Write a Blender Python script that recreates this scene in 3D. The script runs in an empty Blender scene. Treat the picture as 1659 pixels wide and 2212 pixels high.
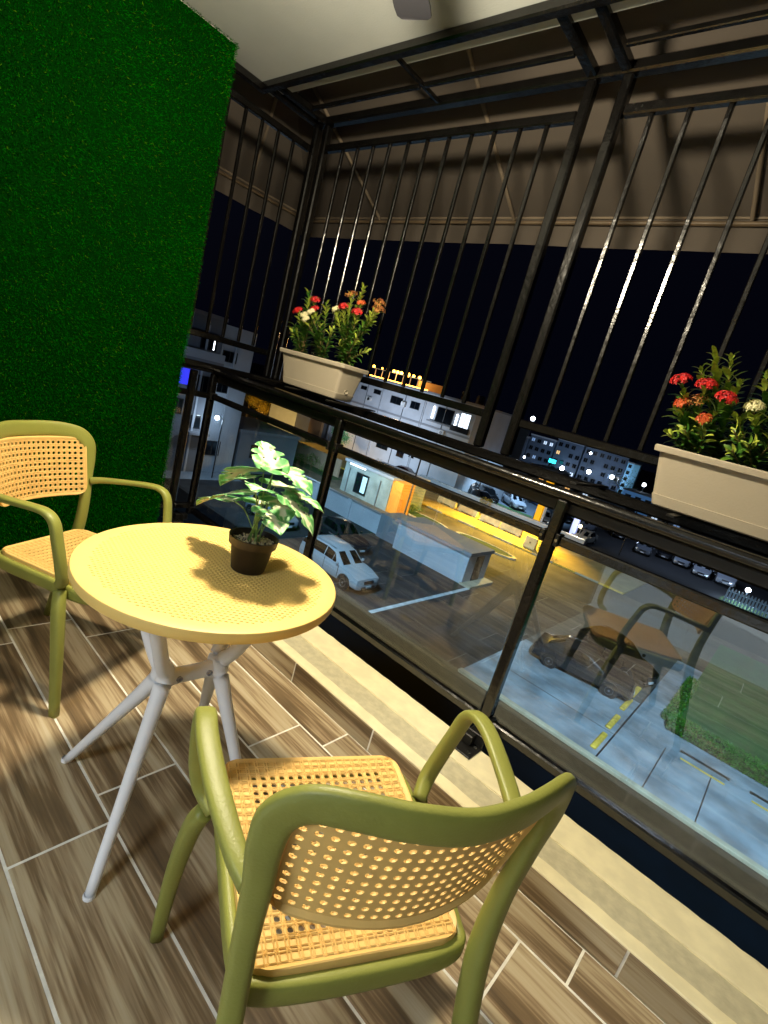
import bpy, math, random
import numpy as np
from mathutils import Vector, Matrix
random.seed(7); rng = np.random.default_rng(7)
SC = bpy.context.scene
COL = SC.collection

# ---------------------------------------------------------------- camera
cam = bpy.data.cameras.new('camera'); camo = bpy.data.objects.new('camera', cam); COL.objects.link(camo); SC.camera = camo
RX = Vector((0.7175, 0.645, 0.2629)); DN = Vector((0.3509, -0.0087, -0.9364)); FW = Vector((-0.6017, 0.7641, -0.2326))
FW.normalize(); RX = (RX - FW*RX.dot(FW)).normalized(); UP = RX.cross(FW)
camo.matrix_world = Matrix(((RX.x, UP.x, -FW.x, 0), (RX.y, UP.y, -FW.y, 0), (RX.z, UP.z, -FW.z, 1.30), (0, 0, 0, 1)))
cam.sensor_fit = 'VERTICAL'; cam.sensor_height = 24; cam.lens = 24*1087.17/2212
cam.clip_start = 0.03; cam.clip_end = 2000

# ---------------------------------------------------------------- world: a night sky
w = bpy.data.worlds.new('World'); SC.world = w; w.use_nodes = True
nt = w.node_tree; bg = nt.nodes['Background']
sky = nt.nodes.new('ShaderNodeTexSky'); sky.sky_type = 'NISHITA'; sky.sun_disc = False
sky.sun_elevation = math.radians(-5); sky.sun_rotation = math.radians(200)
glow = nt.nodes.new('ShaderNodeVectorMath'); glow.operation = 'ADD'; glow.inputs[1].default_value = (.005, .007, .022)   # faint city glow
nt.links.new(sky.outputs[0], glow.inputs[0]); nt.links.new(glow.outputs[0], bg.inputs[0]); bg.inputs[1].default_value = 0.15
SC.view_settings.view_transform = 'Standard'; SC.view_settings.look = 'None'
SC.view_settings.exposure = 0; SC.view_settings.gamma = 1
SC.cycles.max_bounces = 7; SC.cycles.transparent_max_bounces = 24; SC.cycles.sample_clamp_indirect = 3.0

def light(kind, name, loc, power, col, size=0.1, target=None, **kw):
    l = bpy.data.lights.new(name, kind); l.energy = power; l.color = col
    if kind in ('POINT', 'SPOT'): l.shadow_soft_size = size
    if kind == 'AREA': l.size = size
    for k, v in kw.items(): setattr(l, k, v)
    o = bpy.data.objects.new(name, l); COL.objects.link(o); o.location = loc
    if target is not None: o.rotation_euler = (Vector(target)-Vector(loc)).to_track_quat('-Z', 'Y').to_euler()
    return o
LAMP = (-1.25, 0.88)
light('POINT', 'fan_lamp_light', (LAMP[0], LAMP[1], 2.315), 235, (1, .87, .64), .095)
light('AREA', 'room_light', (-0.3, -2.3, 2.5), 55, (.80, .90, 1), .9, target=(-0.4, -1.7, 0), spread=math.radians(120))
# unseen floodlights high above the balcony, aimed at the forecourt and parking lot
light('SPOT', 'forecourt_floodlight', (4.0, 0.5, 13), 78000, (.47, .78, 1), .3, target=(.5, 25.5, -9), spot_size=math.radians(46), spot_blend=.6)
light('SPOT', 'parking_floodlight', (-12, 0.5, 13), 60000, (.44, .76, 1), .3, target=(-21, 26, -9), spot_size=math.radians(52), spot_blend=.7)

# ---------------------------------------------------------------- materials
def lin(c):
    if isinstance(c, str):
        c = [int(c[i:i+2], 16)/255 for i in (0, 2, 4)]
        c = [x/12.92 if x <= .04045 else ((x+.055)/1.055)**2.4 for x in c]
    return (c[0], c[1], c[2], 1)
MATS = {}
def mat(name, col, rough=.5, metal=0, var=0, scale=8, bump=0, bscale=60, spec=.5, emit=None, estr=0, col2=None, stretch=None):
    if name in MATS: return MATS[name]
    m = bpy.data.materials.new(name); m.use_nodes = True; n = m.node_tree; p = n.nodes['Principled BSDF']
    c = lin(col); p.inputs['Base Color'].default_value = c; p.inputs['Roughness'].default_value = rough
    p.inputs['Metallic'].default_value = metal; p.inputs['Specular IOR Level'].default_value = spec
    if var or col2 or bump:
        tc = n.nodes.new('ShaderNodeTexCoord'); mp = n.nodes.new('ShaderNodeMapping')
        n.links.new(tc.outputs['Object'], mp.inputs[0])
        if stretch: mp.inputs['Scale'].default_value = stretch
    if var or col2:
        t = n.nodes.new('ShaderNodeTexNoise'); t.inputs['Scale'].default_value = scale; t.inputs['Detail'].default_value = 6
        n.links.new(mp.outputs[0], t.inputs['Vector'])
        r = n.nodes.new('ShaderNodeValToRGB'); r.color_ramp.elements[0].position = .36; r.color_ramp.elements[1].position = .66
        c2 = lin(col2) if col2 else c
        r.color_ramp.elements[0].color = tuple(max(0, x*(1-var)) for x in c[:3])+(1,)
        r.color_ramp.elements[1].color = tuple(min(1, x*(1+var)) for x in c2[:3])+(1,)
        n.links.new(t.outputs['Fac'], r.inputs[0]); n.links.new(r.outputs[0], p.inputs['Base Color'])
    if bump:
        t2 = n.nodes.new('ShaderNodeTexNoise'); t2.inputs['Scale'].default_value = bscale; t2.inputs['Detail'].default_value = 4
        b = n.nodes.new('ShaderNodeBump'); b.inputs['Strength'].default_value = bump; b.inputs['Distance'].default_value = .004
        n.links.new(mp.outputs[0], t2.inputs['Vector']); n.links.new(t2.outputs['Fac'], b.inputs['Height']); n.links.new(b.outputs[0], p.inputs['Normal'])
    if emit is not None:
        p.inputs['Emission Color'].default_value = lin(emit); p.inputs['Emission Strength'].default_value = estr
    MATS[name] = m; return m

def glass_mat(name, tint, ior, rough=0.0, dirt=.0):
    m = bpy.data.materials.new(name); m.use_nodes = True; n = m.node_tree; n.nodes.clear()
    out = n.nodes.new('ShaderNodeOutputMaterial'); mix = n.nodes.new('ShaderNodeMixShader')
    tr = n.nodes.new('ShaderNodeBsdfTransparent'); tr.inputs[0].default_value = tint
    gl = n.nodes.new('ShaderNodeBsdfGlossy'); gl.inputs['Roughness'].default_value = rough; gl.inputs[0].default_value = (1, 1, 1, 1)
    lw = n.nodes.new('ShaderNodeLayerWeight'); lw.inputs[0].default_value = .5; pw = n.nodes.new('ShaderNodeMath'); pw.operation = 'POWER'; pw.inputs[1].default_value = 5
    fr = n.nodes.new('ShaderNodeMath'); fr.operation = 'MULTIPLY_ADD'; F0 = ((ior-1)/(ior+1))**2; fr.inputs[1].default_value = 1-F0; fr.inputs[2].default_value = F0
    n.links.new(lw.outputs['Facing'], pw.inputs[0]); n.links.new(pw.outputs[0], fr.inputs[0])
    n.links.new(fr.outputs[0], mix.inputs[0]); n.links.new(tr.outputs[0], mix.inputs[1]); n.links.new(gl.outputs[0], mix.inputs[2])
    last = mix
    if dirt:
        di = n.nodes.new('ShaderNodeBsdfDiffuse'); di.inputs[0].default_value = (.6, .58, .52, 1)
        mx = n.nodes.new('ShaderNodeMixShader'); tc = n.nodes.new('ShaderNodeTexCoord'); mp = n.nodes.new('ShaderNodeMapping')
        mp.inputs['Scale'].default_value = (9, 9, 1.1)
        t = n.nodes.new('ShaderNodeTexNoise'); t.inputs['Scale'].default_value = 3.2; t.inputs['Detail'].default_value = 9; t.inputs['Roughness'].default_value = .72
        r = n.nodes.new('ShaderNodeMapRange'); r.inputs[1].default_value = .58; r.inputs[2].default_value = .85; r.inputs[3].default_value = 0; r.inputs[4].default_value = dirt
        n.links.new(tc.outputs['Object'], mp.inputs[0]); n.links.new(mp.outputs[0], t.inputs[0]); n.links.new(t.outputs['Fac'], r.inputs[0])
        n.links.new(r.outputs[0], mx.inputs[0]); n.links.new(mix.outputs[0], mx.inputs[1]); n.links.new(di.outputs[0], mx.inputs[2]); last = mx
    n.links.new(last.outputs[0], out.inputs[0]); MATS[name] = m; return m

def wood_mat():
    """wood-look porcelain planks: streaks along X, every plank different through Object Info random"""
    m = bpy.data.materials.new('wood_look_tile'); m.use_nodes = True; n = m.node_tree; p = n.nodes['Principled BSDF']
    tc = n.nodes.new('ShaderNodeTexCoord'); oi = n.nodes.new('ShaderNodeObjectInfo'); mp = n.nodes.new('ShaderNodeMapping')
    add = n.nodes.new('ShaderNodeVectorMath'); add.operation = 'MULTIPLY_ADD'
    comb = n.nodes.new('ShaderNodeCombineXYZ'); 
    for i in range(3): n.links.new(oi.outputs['Random'], comb.inputs[i])
    n.links.new(comb.outputs[0], add.inputs[0]); add.inputs[1].default_value = (37, 53, 11); n.links.new(tc.outputs['Object'], add.inputs[2])
    mp.inputs['Scale'].default_value = (.55, 7.5, 7.5); n.links.new(add.outputs[0], mp.inputs[0])
    w1 = n.nodes.new('ShaderNodeTexNoise'); w1.inputs['Scale'].default_value = 1.6; w1.inputs['Detail'].default_value = 5; w1.inputs['Roughness'].default_value = .55; w1.inputs['Distortion'].default_value = .9
    n.links.new(mp.outputs[0], w1.inputs[0])
    mp2 = n.nodes.new('ShaderNodeMapping'); mp2.inputs['Scale'].default_value = (1.6, 46, 46); n.links.new(add.outputs[0], mp2.inputs[0])
    w2 = n.nodes.new('ShaderNodeTexNoise'); w2.inputs['Scale'].default_value = 2.2; w2.inputs['Detail'].default_value = 10; n.links.new(mp2.outputs[0], w2.inputs[0])
    mix = n.nodes.new('ShaderNodeMix'); mix.data_type = 'FLOAT'; mix.inputs[0].default_value = .33
    n.links.new(w1.outputs['Fac'], mix.inputs[2]); n.links.new(w2.outputs['Fac'], mix.inputs[3])
    r = n.nodes.new('ShaderNodeValToRGB'); e = r.color_ramp.elements
    e[0].position = .34; e[0].color = lin('5a4b38'); e[1].position = .66; e[1].color = lin('c6b89a')
    a = e.new(.45); a.color = lin('7f6a4e'); a = e.new(.50); a.color = lin('a08b6c'); a = e.new(.545); a.color = lin('b8a684')
    n.links.new(mix.outputs[0], r.inputs[0])
    hv = n.nodes.new('ShaderNodeHueSaturation'); mr = n.nodes.new('ShaderNodeMapRange'); mr.inputs[3].default_value = .80; mr.inputs[4].default_value = 1.12
    n.links.new(oi.outputs['Random'], mr.inputs[0]); n.links.new(mr.outputs[0], hv.inputs['Value']); n.links.new(r.outputs[0], hv.inputs['Color'])
    n.links.new(hv.outputs[0], p.inputs['Base Color']); p.inputs['Roughness'].default_value = .38
    b = n.nodes.new('ShaderNodeBump'); b.inputs['Strength'].default_value = .25; b.inputs['Distance'].default_value = .002
    n.links.new(mix.outputs[0], b.inputs['Height']); n.links.new(b.outputs[0], p.inputs['Normal'])
    MATS['wood'] = m; return m

def leaf_mat(name, a, b, rough=.45, scale=30, trans=.25):
    m = mat(name, a, rough, var=.25, scale=scale, col2=b)
    p = m.node_tree.nodes['Principled BSDF']; p.inputs['Subsurface Weight'].default_value = 0
    return m

WOOD = wood_mat()
GROUT = mat('grout', 'f4efe0', .8, var=.12, scale=25)
CREAM = mat('cream_kerb_paint', 'f8ecc0', .55, var=.07, scale=14, bump=.3, bscale=40)
GREYB = mat('grey_cement_band', 'cbc2a0', .7, var=.1, scale=30, bump=.5, bscale=90)
CEIL = mat('ceiling_paint', 'a4a8a4', .85, var=.05, scale=3, bump=.2, bscale=120)
BLACK = mat('black_metal_paint', '0b0a09', .2, metal=.0, var=.3, scale=22, bump=.5, bscale=30, spec=.7)
BLACKM = mat('black_matt_metal', '12110f', .4, var=.25, scale=30)
BOLT = mat('bolt_steel', 'a9a9a4', .25, metal=1)
CHROME = BOLT
AWN = mat('awning_canvas', '564e45', .9, var=.08, scale=2, bump=.25, bscale=220)
AWNL = mat('awning_seam', '776a58', .85)
OLIVE = mat('olive_plastic', '8f9244', .44, var=.05, scale=9, bump=.16, bscale=190)
CANE = mat('cane_plastic', 'f4c977', .5, var=.05, scale=20)
TABLE = mat('table_plastic', 'f8d27a', .5, var=.03, scale=9, bump=.08, bscale=240)
WHITEP = mat('white_table_leg', 'fdfdff', .4, var=.03, bump=.15, bscale=160)
POT = mat('pot_plastic', '1d1512', .5, bump=.1)
SOIL = mat('soil', '2a1c10', .95, var=.5, scale=70, bump=.8, bscale=90)
PEB = mat('pebbles', 'b9a888', .7, var=.4, scale=60)
PLANT = mat('planter_plastic', 'b9ae98', .5, var=.03, scale=4, bump=.12, bscale=150)
GLASS = glass_mat('balustrade_glass', (.95, .975, .985, 1), 1.95, dirt=.26)
CARGL = mat('car_glass', '05070a', .06, spec=.8)
PANE = mat('window_pane', '0a1016', .1, spec=.7)
MATS['tyre'] = mat('tyre', '0b0b0c', .8)
RIM = mat('alloy_rim', '8f959c', .3, metal=.8)
GRASSW = mat('turf_backing', '032603', 1, spec=0)

# ---------------------------------------------------------------- mesh builder
def frame_of(t, up=None):
    t = t.normalized(); u = up if up is not None else (Vector((0, 0, 1)) if abs(t.z) < .9 else Vector((0, 1, 0)))
    s = t.cross(u).normalized(); return s, s.cross(t).normalized()
def cr(pts, k=6):
    """Catmull-Rom through lists of numbers"""
    P = [np.array(p, float) for p in pts]; P = [2*P[0]-P[1]]+P+[2*P[-1]-P[-2]]; out = []
    for i in range(1, len(P)-2):
        for j in range(k):
            t = j/k; a, b, c, d = P[i-1:i+3]
            out.append(.5*((2*b)+(-a+c)*t+(2*a-5*b+4*c-d)*t*t+(-a+3*b-3*c+d)*t**3))
    out.append(P[-2]); return out
class MB:
    def __init__(s): s.v = []; s.f = []
    def add(s, vs, fs):
        o = len(s.v); s.v += [tuple(x) for x in vs]; s.f += [tuple(i+o for i in f) for f in fs]; return s
    def box(s, x0, x1, y0, y1, z0, z1, M=None, bev=0):
        if bev:
            b = bev; X = [(x0, x1), (y0, y1), (z0, z1)]; vs = []; idx = {}
            for a in range(8):
                c = [X[i][(a >> i) & 1] for i in range(3)]; sg = [1 if (a >> i) & 1 else -1 for i in range(3)]
                for ax in range(3):
                    q = [c[i]-(sg[i]*b if i != ax else 0) for i in range(3)]
                    idx[(a, ax)] = len(vs); vs.append(q)
            fs = []
            for ax in range(3):
                u, v_ = (ax+1) % 3, (ax+2) % 3
                for side in (0, 1):
                    q = [(side << ax) | (i << u) | (j << v_) for i, j in ((0, 0), (1, 0), (1, 1), (0, 1))]
                    f = [idx[(a, ax)] for a in q]; fs.append(f if side else f[::-1])
            for ax in range(3):
                u, v_ = (ax+1) % 3, (ax+2) % 3
                for i in (0, 1):
                    for j in (0, 1):
                        a0 = (i << u) | (j << v_); a1 = a0 | (1 << ax)
                        fs.append([idx[(a0, u)], idx[(a1, u)], idx[(a1, v_)], idx[(a0, v_)]])
            for a in range(8): fs.append([idx[(a, 0)], idx[(a, 1)], idx[(a, 2)]])
        else:
            vs = [(x, y, z) for z in (z0, z1) for y in (y0, y1) for x in (x0, x1)]
            fs = [(0, 2, 3, 1), (4, 5, 7, 6), (0, 1, 5, 4), (2, 6, 7, 3), (0, 4, 6, 2), (1, 3, 7, 5)]
        if M is not None: vs = [M @ Vector(p) for p in vs]
        return s.add(vs, fs)
    def rings(s, R, close=True, cap=True):
        n = len(R[0]); o = len(s.v)
        for r in R: s.v += [tuple(p) for p in r]
        for i in range(len(R)-1):
            for j in range(n if close else n-1):
                a = o+i*n+j; b = o+i*n+(j+1) % n; s.f.append((a, b, b+n, a+n))
        if cap and close:
            s.f.append(tuple(o+j for j in range(n))[::-1]); s.f.append(tuple(o+(len(R)-1)*n+j for j in range(n)))
        return s
    def tube(s, pts, r, n=8, up=None):
        P = [Vector(p[:3]) for p in pts]; R = []
        for i, p in enumerate(P):
            t = P[min(i+1, len(P)-1)]-P[max(i-1, 0)]; a, b = frame_of(t, up); rr = r[i] if hasattr(r, '__len__') else r
            R.append([p+a*math.cos(2*math.pi*k/n)*rr+b*math.sin(2*math.pi*k/n)*rr for k in range(n)])
        return s.rings(R)
    def sweep(s, pts, ups, n=16, e=3.2):
        """pts: (x,y,z,w,h); section is a superellipse w across, h along 'up'"""
        R = []
        for i, p in enumerate(pts):
            P0 = Vector(pts[max(i-1, 0)][:3]); P1 = Vector(pts[min(i+1, len(pts)-1)][:3]); t = (P1-P0).normalized()
            u = Vector(ups[i]); sd = t.cross(u).normalized(); u = sd.cross(t).normalized(); c = Vector(p[:3]); ring = []
            for k in range(n):
                a = 2*math.pi*(k+.5)/n; ca, sa = math.cos(a), math.sin(a)
                ring.append(c+sd*math.copysign(abs(ca)**(2/e), ca)*p[3]/2+u*math.copysign(abs(sa)**(2/e), sa)*p[4]/2)
            R.append(ring)
        return s.rings(R)
    def lathe(s, prof, c=(0, 0, 0), n=24, axis='Z'):
        R = []
        for r, z in prof:
            ring = []
            for k in range(n):
                a = 2*math.pi*k/n; x, y = r*math.cos(a), r*math.sin(a)
                q = (x, y, z) if axis == 'Z' else ((x, z, y) if axis == 'Y' else (z, x, y))
                ring.append((c[0]+q[0], c[1]+q[1], c[2]+q[2]))
            R.append(ring)
        return s.rings(R, cap=False)
    def disc(s, c, r, n=20, nz=1):
        ring = [(c[0]+r*math.cos(2*math.pi*k/n), c[1]+r*math.sin(2*math.pi*k/n), c[2]) for k in range(n)]
        o = len(s.v); s.v += ring; s.f.append(tuple(range(o, o+n))); return s
    def mesh(s, name, m, smooth=None, off=(0, 0, 0)):
        me = bpy.data.meshes.new(name); me.from_pydata([(x-off[0], y-off[1], z-off[2]) for x, y, z in s.v], [], s.f)
        for mm in (m if isinstance(m, (list, tuple)) else [m]): me.materials.append(mm)
        me.validate(); me.update()
        if smooth: me.polygons.foreach_set('use_smooth', [True]*len(me.polygons))
        if smooth and smooth is not True:
            try: me.set_sharp_from_angle(angle=math.radians(smooth))
            except Exception: pass
        return me
    def build(s, name, m, parent=None, smooth=None, kind=None, off=None):
        if off is None: off = tuple(parent.get('_o', (0, 0, 0))) if parent is not None else (0, 0, 0)
        return link(name, s.mesh(name, m, smooth, off), parent, kind)
def link(name, me, parent=None, kind=None):
    o = bpy.data.objects.new(name, me); COL.objects.link(o)
    if parent is not None: o.parent = parent
    if kind: o['kind'] = kind
    return o
def tag(o, label, cat, group=None):
    o['label'] = label; o['category'] = cat
    if group: o['group'] = group
    return o
def thing(name, label, cat, loc=(0, 0, 0), rz=0, group=None, world=False):
    o = bpy.data.objects.new(name, None); COL.objects.link(o); o.location = loc; o.rotation_euler = (0, 0, rz)
    o.empty_display_size = .1
    if world: o['_o'] = list(loc)          # children are given in world coordinates
    return tag(o, label, cat, group)
def copy_tree(o, parent=None):
    c = o.copy(); COL.objects.link(c); c.parent = parent
    for ch in list(o.children): copy_tree(ch, c)
    return c
def npmesh(name, V, F, m):
    me = bpy.data.meshes.new(name); V = np.asarray(V, np.float32).reshape(-1, 3); F = np.asarray(F, np.int32); k = F.shape[1]
    me.vertices.add(len(V)); me.vertices.foreach_set('co', V.ravel()); me.loops.add(F.size); me.loops.foreach_set('vertex_index', F.ravel())
    me.polygons.add(len(F)); me.polygons.foreach_set('loop_start', np.arange(len(F), dtype=np.int32)*k)
    try: me.polygons.foreach_set('loop_total', np.full(len(F), k, np.int32))
    except Exception: pass
    me.materials.append(m); me.update(calc_edges=True); me.validate(); return me
def leaf_cloud(P, size, m, name, parent=None, kind='stuff', flat=.5, off=(0, 0, 0)):
    """small folded leaf quads at points P"""
    n = len(P); P = np.asarray(P)-np.array(off); d = rng.normal(size=(n, 3)); d[:, 2] = d[:, 2]*flat+.3; d /= np.linalg.norm(d, axis=1)[:, None]
    s = np.cross(d, rng.normal(size=(n, 3))); s /= np.linalg.norm(s, axis=1)[:, None]; L = size*rng.uniform(.6, 1.3, n)[:, None]
    V = np.stack([P, P+d*L*.5+s*L*.22, P+d*L, P+d*L*.5-s*L*.22], 1).reshape(-1, 3)
    return link(name, npmesh(name, V, np.arange(4*n).reshape(-1, 4), m), parent, kind)

# ================================================================= LARGE STRUCTURE OF THE BALCONY
KY0, KY1, KZ = 1.398, 1.697, .101       # kerb
# floor: screed with grout, planks set in it
fb = MB().box(-2.82, 2.6, -.95, KY0, -.18, .0004); floor = fb.build('floor', GROUT, kind='structure')
rows = {0: -1.058, 1: -1.161, 2: -1.005, 3: -1.108, 4: -.975}
TL, TW, G2 = .96, .2345, .0034
for r in range(-6, 5):
    y0 = .3237+.2345*(r); y1 = min(y0+TW, KY0)
    if y0 < -.95: y0 = -.95
    ph = rows.get(r, random.uniform(-1, 0)); x = ph
    while x > -2.82: x -= TL
    while x < 2.6:
        a, b = max(x, -2.82), min(x+TL, 2.6)
        if b-a > .02 and y1-y0 > .02:
            m = MB().box(a+G2-(a+b)/2, b-G2-(a+b)/2, y0+G2-(y0+y1)/2, y1-G2-(y0+y1)/2, -.008, .0, bev=.0012)
            o = m.build('tile', WOOD, floor); o.location = ((a+b)/2, (y0+y1)/2, .0015)
        x += TL
# kerb with a cream nosing, a grey cement band and a cream outer part
kb = MB().box(-2.82, 2.6, KY0+.008, KY1, -.18, KZ-.004); kerb = kb.build('kerb', CREAM, kind='structure')
MB().box(-2.82, 2.6, KY0+.001, KY0+.052, KZ-.010, KZ, bev=.004).build('kerb_nosing', CREAM, kerb, 30)
m = MB(); n = 90
for i in range(n):                        # slightly uneven trowelled band
    xa, xb = -2.82+5.42*i/n, -2.82+5.42*(i+1)/n
for nm, ya, yb, zt, mm in (('cement_band', KY0+.052, KY0+.158, KZ-.0035, GREYB), ('kerb_edge', KY0+.158, KY1-.002, KZ+.001, CREAM)):
    V = []; F = []; nx = 160
    for i in range(nx+1):
        x = -2.82+5.42*i/nx; ja = .0016*math.sin(i*1.7)+random.uniform(-.001, .001); jb = .0014*math.sin(i*2.3+1)+random.uniform(-.001, .001)
        V += [(x, ya-.002, zt-.012), (x, ya+ja, zt-.001), (x, ya+ja+.004, zt), (x, yb+jb-.004, zt), (x, yb+jb, zt-.001), (x, yb+.001, zt-.012)]
    for i in range(nx):
        for k in range(5): a = i*6+k; F.append((a, a+1, a+7, a+6))
    MB().add(V, F).build(nm, mm, kerb)
xs = [-2.82, -2.3, -1.34, -.87, .07, 1.0, 2.0, 2.6]
for a, b in zip(xs, xs[1:]):
    o = MB().box(a+G2-(a+b)/2, b-G2-(a+b)/2, -.004, .004, -.045, .045, bev=.001).build('skirting_tile', WOOD, kerb); o.location = ((a+b)/2, KY0+.003, .0485)
m = MB()
for a in xs[1:-1]: m.box(a-G2, a+G2, KY0+.0005, KY0+.008, .003, .094)
m.build('skirting_joint', GROUT, kerb)
MB().box(-3.05, 2.8, KY1-.005, 1.83, -.30, -.02).build('slab_edge', mat('facade_paint', '8f8b82', .8), kind='structure')
# ceiling slab, its unseen upper part thickened to block the floodlights above
MB().box(-3.05, 4.2, -3.8, 1.83, 2.70, 3.40).build('ceiling', CEIL, kind='structure')
# left wall covered in artificial grass
lw = MB().box(-3.05, -2.845, -.95, 1.445, -.18, 2.70).build('wall_left', mat('wall_paint', '9a978b', .85), kind='structure')
MB().box(-2.845, -2.832, -.95, 1.447, 0.0, 2.69).build('turf_backing', GRASSW, lw)
def turf():
    n = 280000
    y = rng.uniform(-.75, 1.46, n); z = rng.uniform(0.0, 2.70, n)
    ne = 9000; ye = np.full(ne, 1.447); ze = rng.uniform(0, 2.70, ne); xe = rng.uniform(-2.90, -2.832, ne)
    P = np.concatenate([np.stack([np.full(n, -2.833), y, z], 1), np.stack([xe, ye, ze], 1)]); N = len(P)
    L = rng.uniform(.009, .020, N)[:, None]; d = np.zeros((N, 3)); d[:n, 0] = 1; d[n:, 1] = 1
    tuft = np.sin(P[:, 1]*9+np.sin(P[:, 2]*5)*2)*.25
    d[:, 1] += rng.normal(0, .42, N)+tuft; d[:, 2] += rng.normal(-.25, .42, N); d[:, 0] += rng.normal(0, .2, N)
    d /= np.linalg.norm(d, axis=1)[:, None]; s = np.cross(d, rng.normal(size=(N, 3))); s /= np.linalg.norm(s, axis=1)[:, None]
    wd = .0010
    bend = rng.normal(0, .3, (N, 3))*L*.4
    V = np.stack([P-s*wd, P+s*wd, P+d*L*.6+s*wd*.8+bend*.3, P+d*L+bend, P+d*L*.6-s*wd*.8+bend*.3], 1).reshape(-1, 3)
    i = np.arange(N)*5; F = np.stack([i, i+1, i+2, i+4], 1); F2 = np.stack([i+4, i+2, i+3, i+3], 1)
    me = bpy.data.meshes.new('artificial_grass')
    tris = np.concatenate([np.stack([i, i+1, i+2], 1), np.stack([i, i+2, i+4], 1), np.stack([i+4, i+2, i+3], 1)])
    mm = bpy.data.materials.new('turf_blades'); mm.use_nodes = True; nn = mm.node_tree; nn.nodes.remove(nn.nodes['Principled BSDF']); p = nn.nodes.new('ShaderNodeBsdfDiffuse'); nn.links.new(p.outputs[0], nn.nodes['Material Output'].inputs[0])
    geo = nn.nodes.new('ShaderNodeNewGeometry'); r = nn.nodes.new('ShaderNodeValToRGB'); e = r.color_ramp.elements
    e[0].position = 0; e[0].color = (.0005, .040, .0004, 1); e[1].position = 1; e[1].color = (.10, .21, .004, 1)
    a = e.new(.55); a.color = (.0008, .10, .0005, 1); a = e.new(.93); a.color = (.0012, .16, .0008, 1)
    nn.links.new(geo.outputs['Random Per Island'], r.inputs[0]); nn.links.new(r.outputs[0], p.inputs['Color'])
    link('artificial_grass', npmesh('artificial_grass', V, tris, mm), lw, 'stuff')
turf()
# back wall with the sliding-door opening into the lit room behind the camera
WALLI = mat('interior_wall', 'd6d6d2', .8)
bw = MB()
bw.box(-2.82, -1.08, -1.05, -.95, -.01, 2.70).box(.9, 2.6, -1.05, -.95, -.01, 2.70).box(-1.08, .9, -1.05, -.95, 2.25, 2.70)
bw.build('wall_back', mat('back_wall_paint', '6d6a60', .85), kind='structure')
rm = MB().box(-3.1, 2.9, -3.9, -3.8, -.1, 2.70).box(-3.15, -3.05, -3.8, -1.05, -.1, 2.70).box(2.8, 2.9, -3.8, -1.05, -.1, 2.70)
rm.build('room_wall', WALLI, kind='structure')
MB().box(-3.05, 2.8, -3.8, -.95, -.18, -.004).build('room_floor', mat('room_floor', 'dfe3e0', .3), kind='structure')
MB().box(2.6, 2.8, -1.05, 1.697, -.18, 2.70).build('wall_right', mat('back_wall_paint', '6d6a60', .85), kind='structure')

# ================================================================= CAGE, BALUSTRADE, AWNING
def bar(mb, p, q, w=.02, h=.02):
    """axis-aligned square bar between p and q"""
    a = [min(p[i], q[i]) for i in range(3)]; b = [max(p[i], q[i]) for i in range(3)]; hw = [w/2]*3
    ax = max(range(3), key=lambda i: b[i]-a[i])
    for i in range(3):
        if i != ax:
            t = h/2 if (i == 2 or ax == 2 and i == 1) else w/2
            a[i] -= t; b[i] += t
    return mb.box(a[0], b[0], a[1], b[1], a[2], b[2], bev=min(w, h)*.16)
GY = 2.12; GX = -2.99; GR = 1.75        # front plane, side plane, right end
g = thing('security_grille', 'black welded security cage of thin upright bars hung outside the glass balustrade', 'security grille', (0, GY, 1.11), world=True)
def part(nm, p, q, w, h, m=BLACK, par=None): return bar(MB(), p, q, w, h).build(nm, m, par or g, 30)
# posts
for x in (-2.972, -2.87, -1.229, -1.08, .56, .71): part('post', (x, GY, 1.153), (x, GY, 2.68), .044, .044)
# bars between posts
BX = [-2.693, -2.566, -2.439, -2.312, -2.177, -2.047, -1.909, -1.774, -1.645, -1.511, -1.379]
BX2 = [-.945, -.811, -.677, -.543, -.409, -.275, -.141, -.007, .127, .261, .395]
barmesh = bar(MB(), (0, 0, 1.327), (0, 0, 2.534), .018, .018).mesh('bar', BLACK, 30, (0, 0, 1.11))
for x in BX+BX2+[.85+.134*k for k in range(6)]:
    o = link('bar', barmesh, g); o.location = (x, 0, 0); o.rotation_euler = (0, 0, random.uniform(-.06, .06))
for a, b in ((-2.847, -1.252), (-1.057, .537), (.733, GR)):
    part('rail', (a, GY, 2.553), (b, GY, 2.553), .036, .04); part('rail', (a, GY, 1.308), (b, GY, 1.308), .03, .036)
part('base_rail', (-3.01, GY, 1.129), (GR, GY, 1.129), .05, .044)
part('shelf_plate', (-2.98, 1.945, 1.100), (GR, 1.945, 1.100), .29, .006, BLACKM)
part('top_rail', (-3.01, GY, 2.703), (GR, GY, 2.703), .05, .045)
part('ceiling_rail', (-3.01, 1.722, 2.678), (GR, 1.722, 2.678), .044, .042)
for a, b in ((-2.847, -2.035), (-2.005, -1.252), (-1.057, .537)): part('mid_rail', (a, 1.965, 2.69), (b, 1.965, 2.69), .02, .02)
for x in (-2.89, -2.975, -1.229, -1.09, .56, .71): part('cross_rail', (x, 1.745, 2.700), (x, 2.094, 2.700), .042, .042)
part('cross_rail', (-2.02, 1.745, 2.694), (-2.02, 2.094, 2.694), .019, .019)
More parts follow.
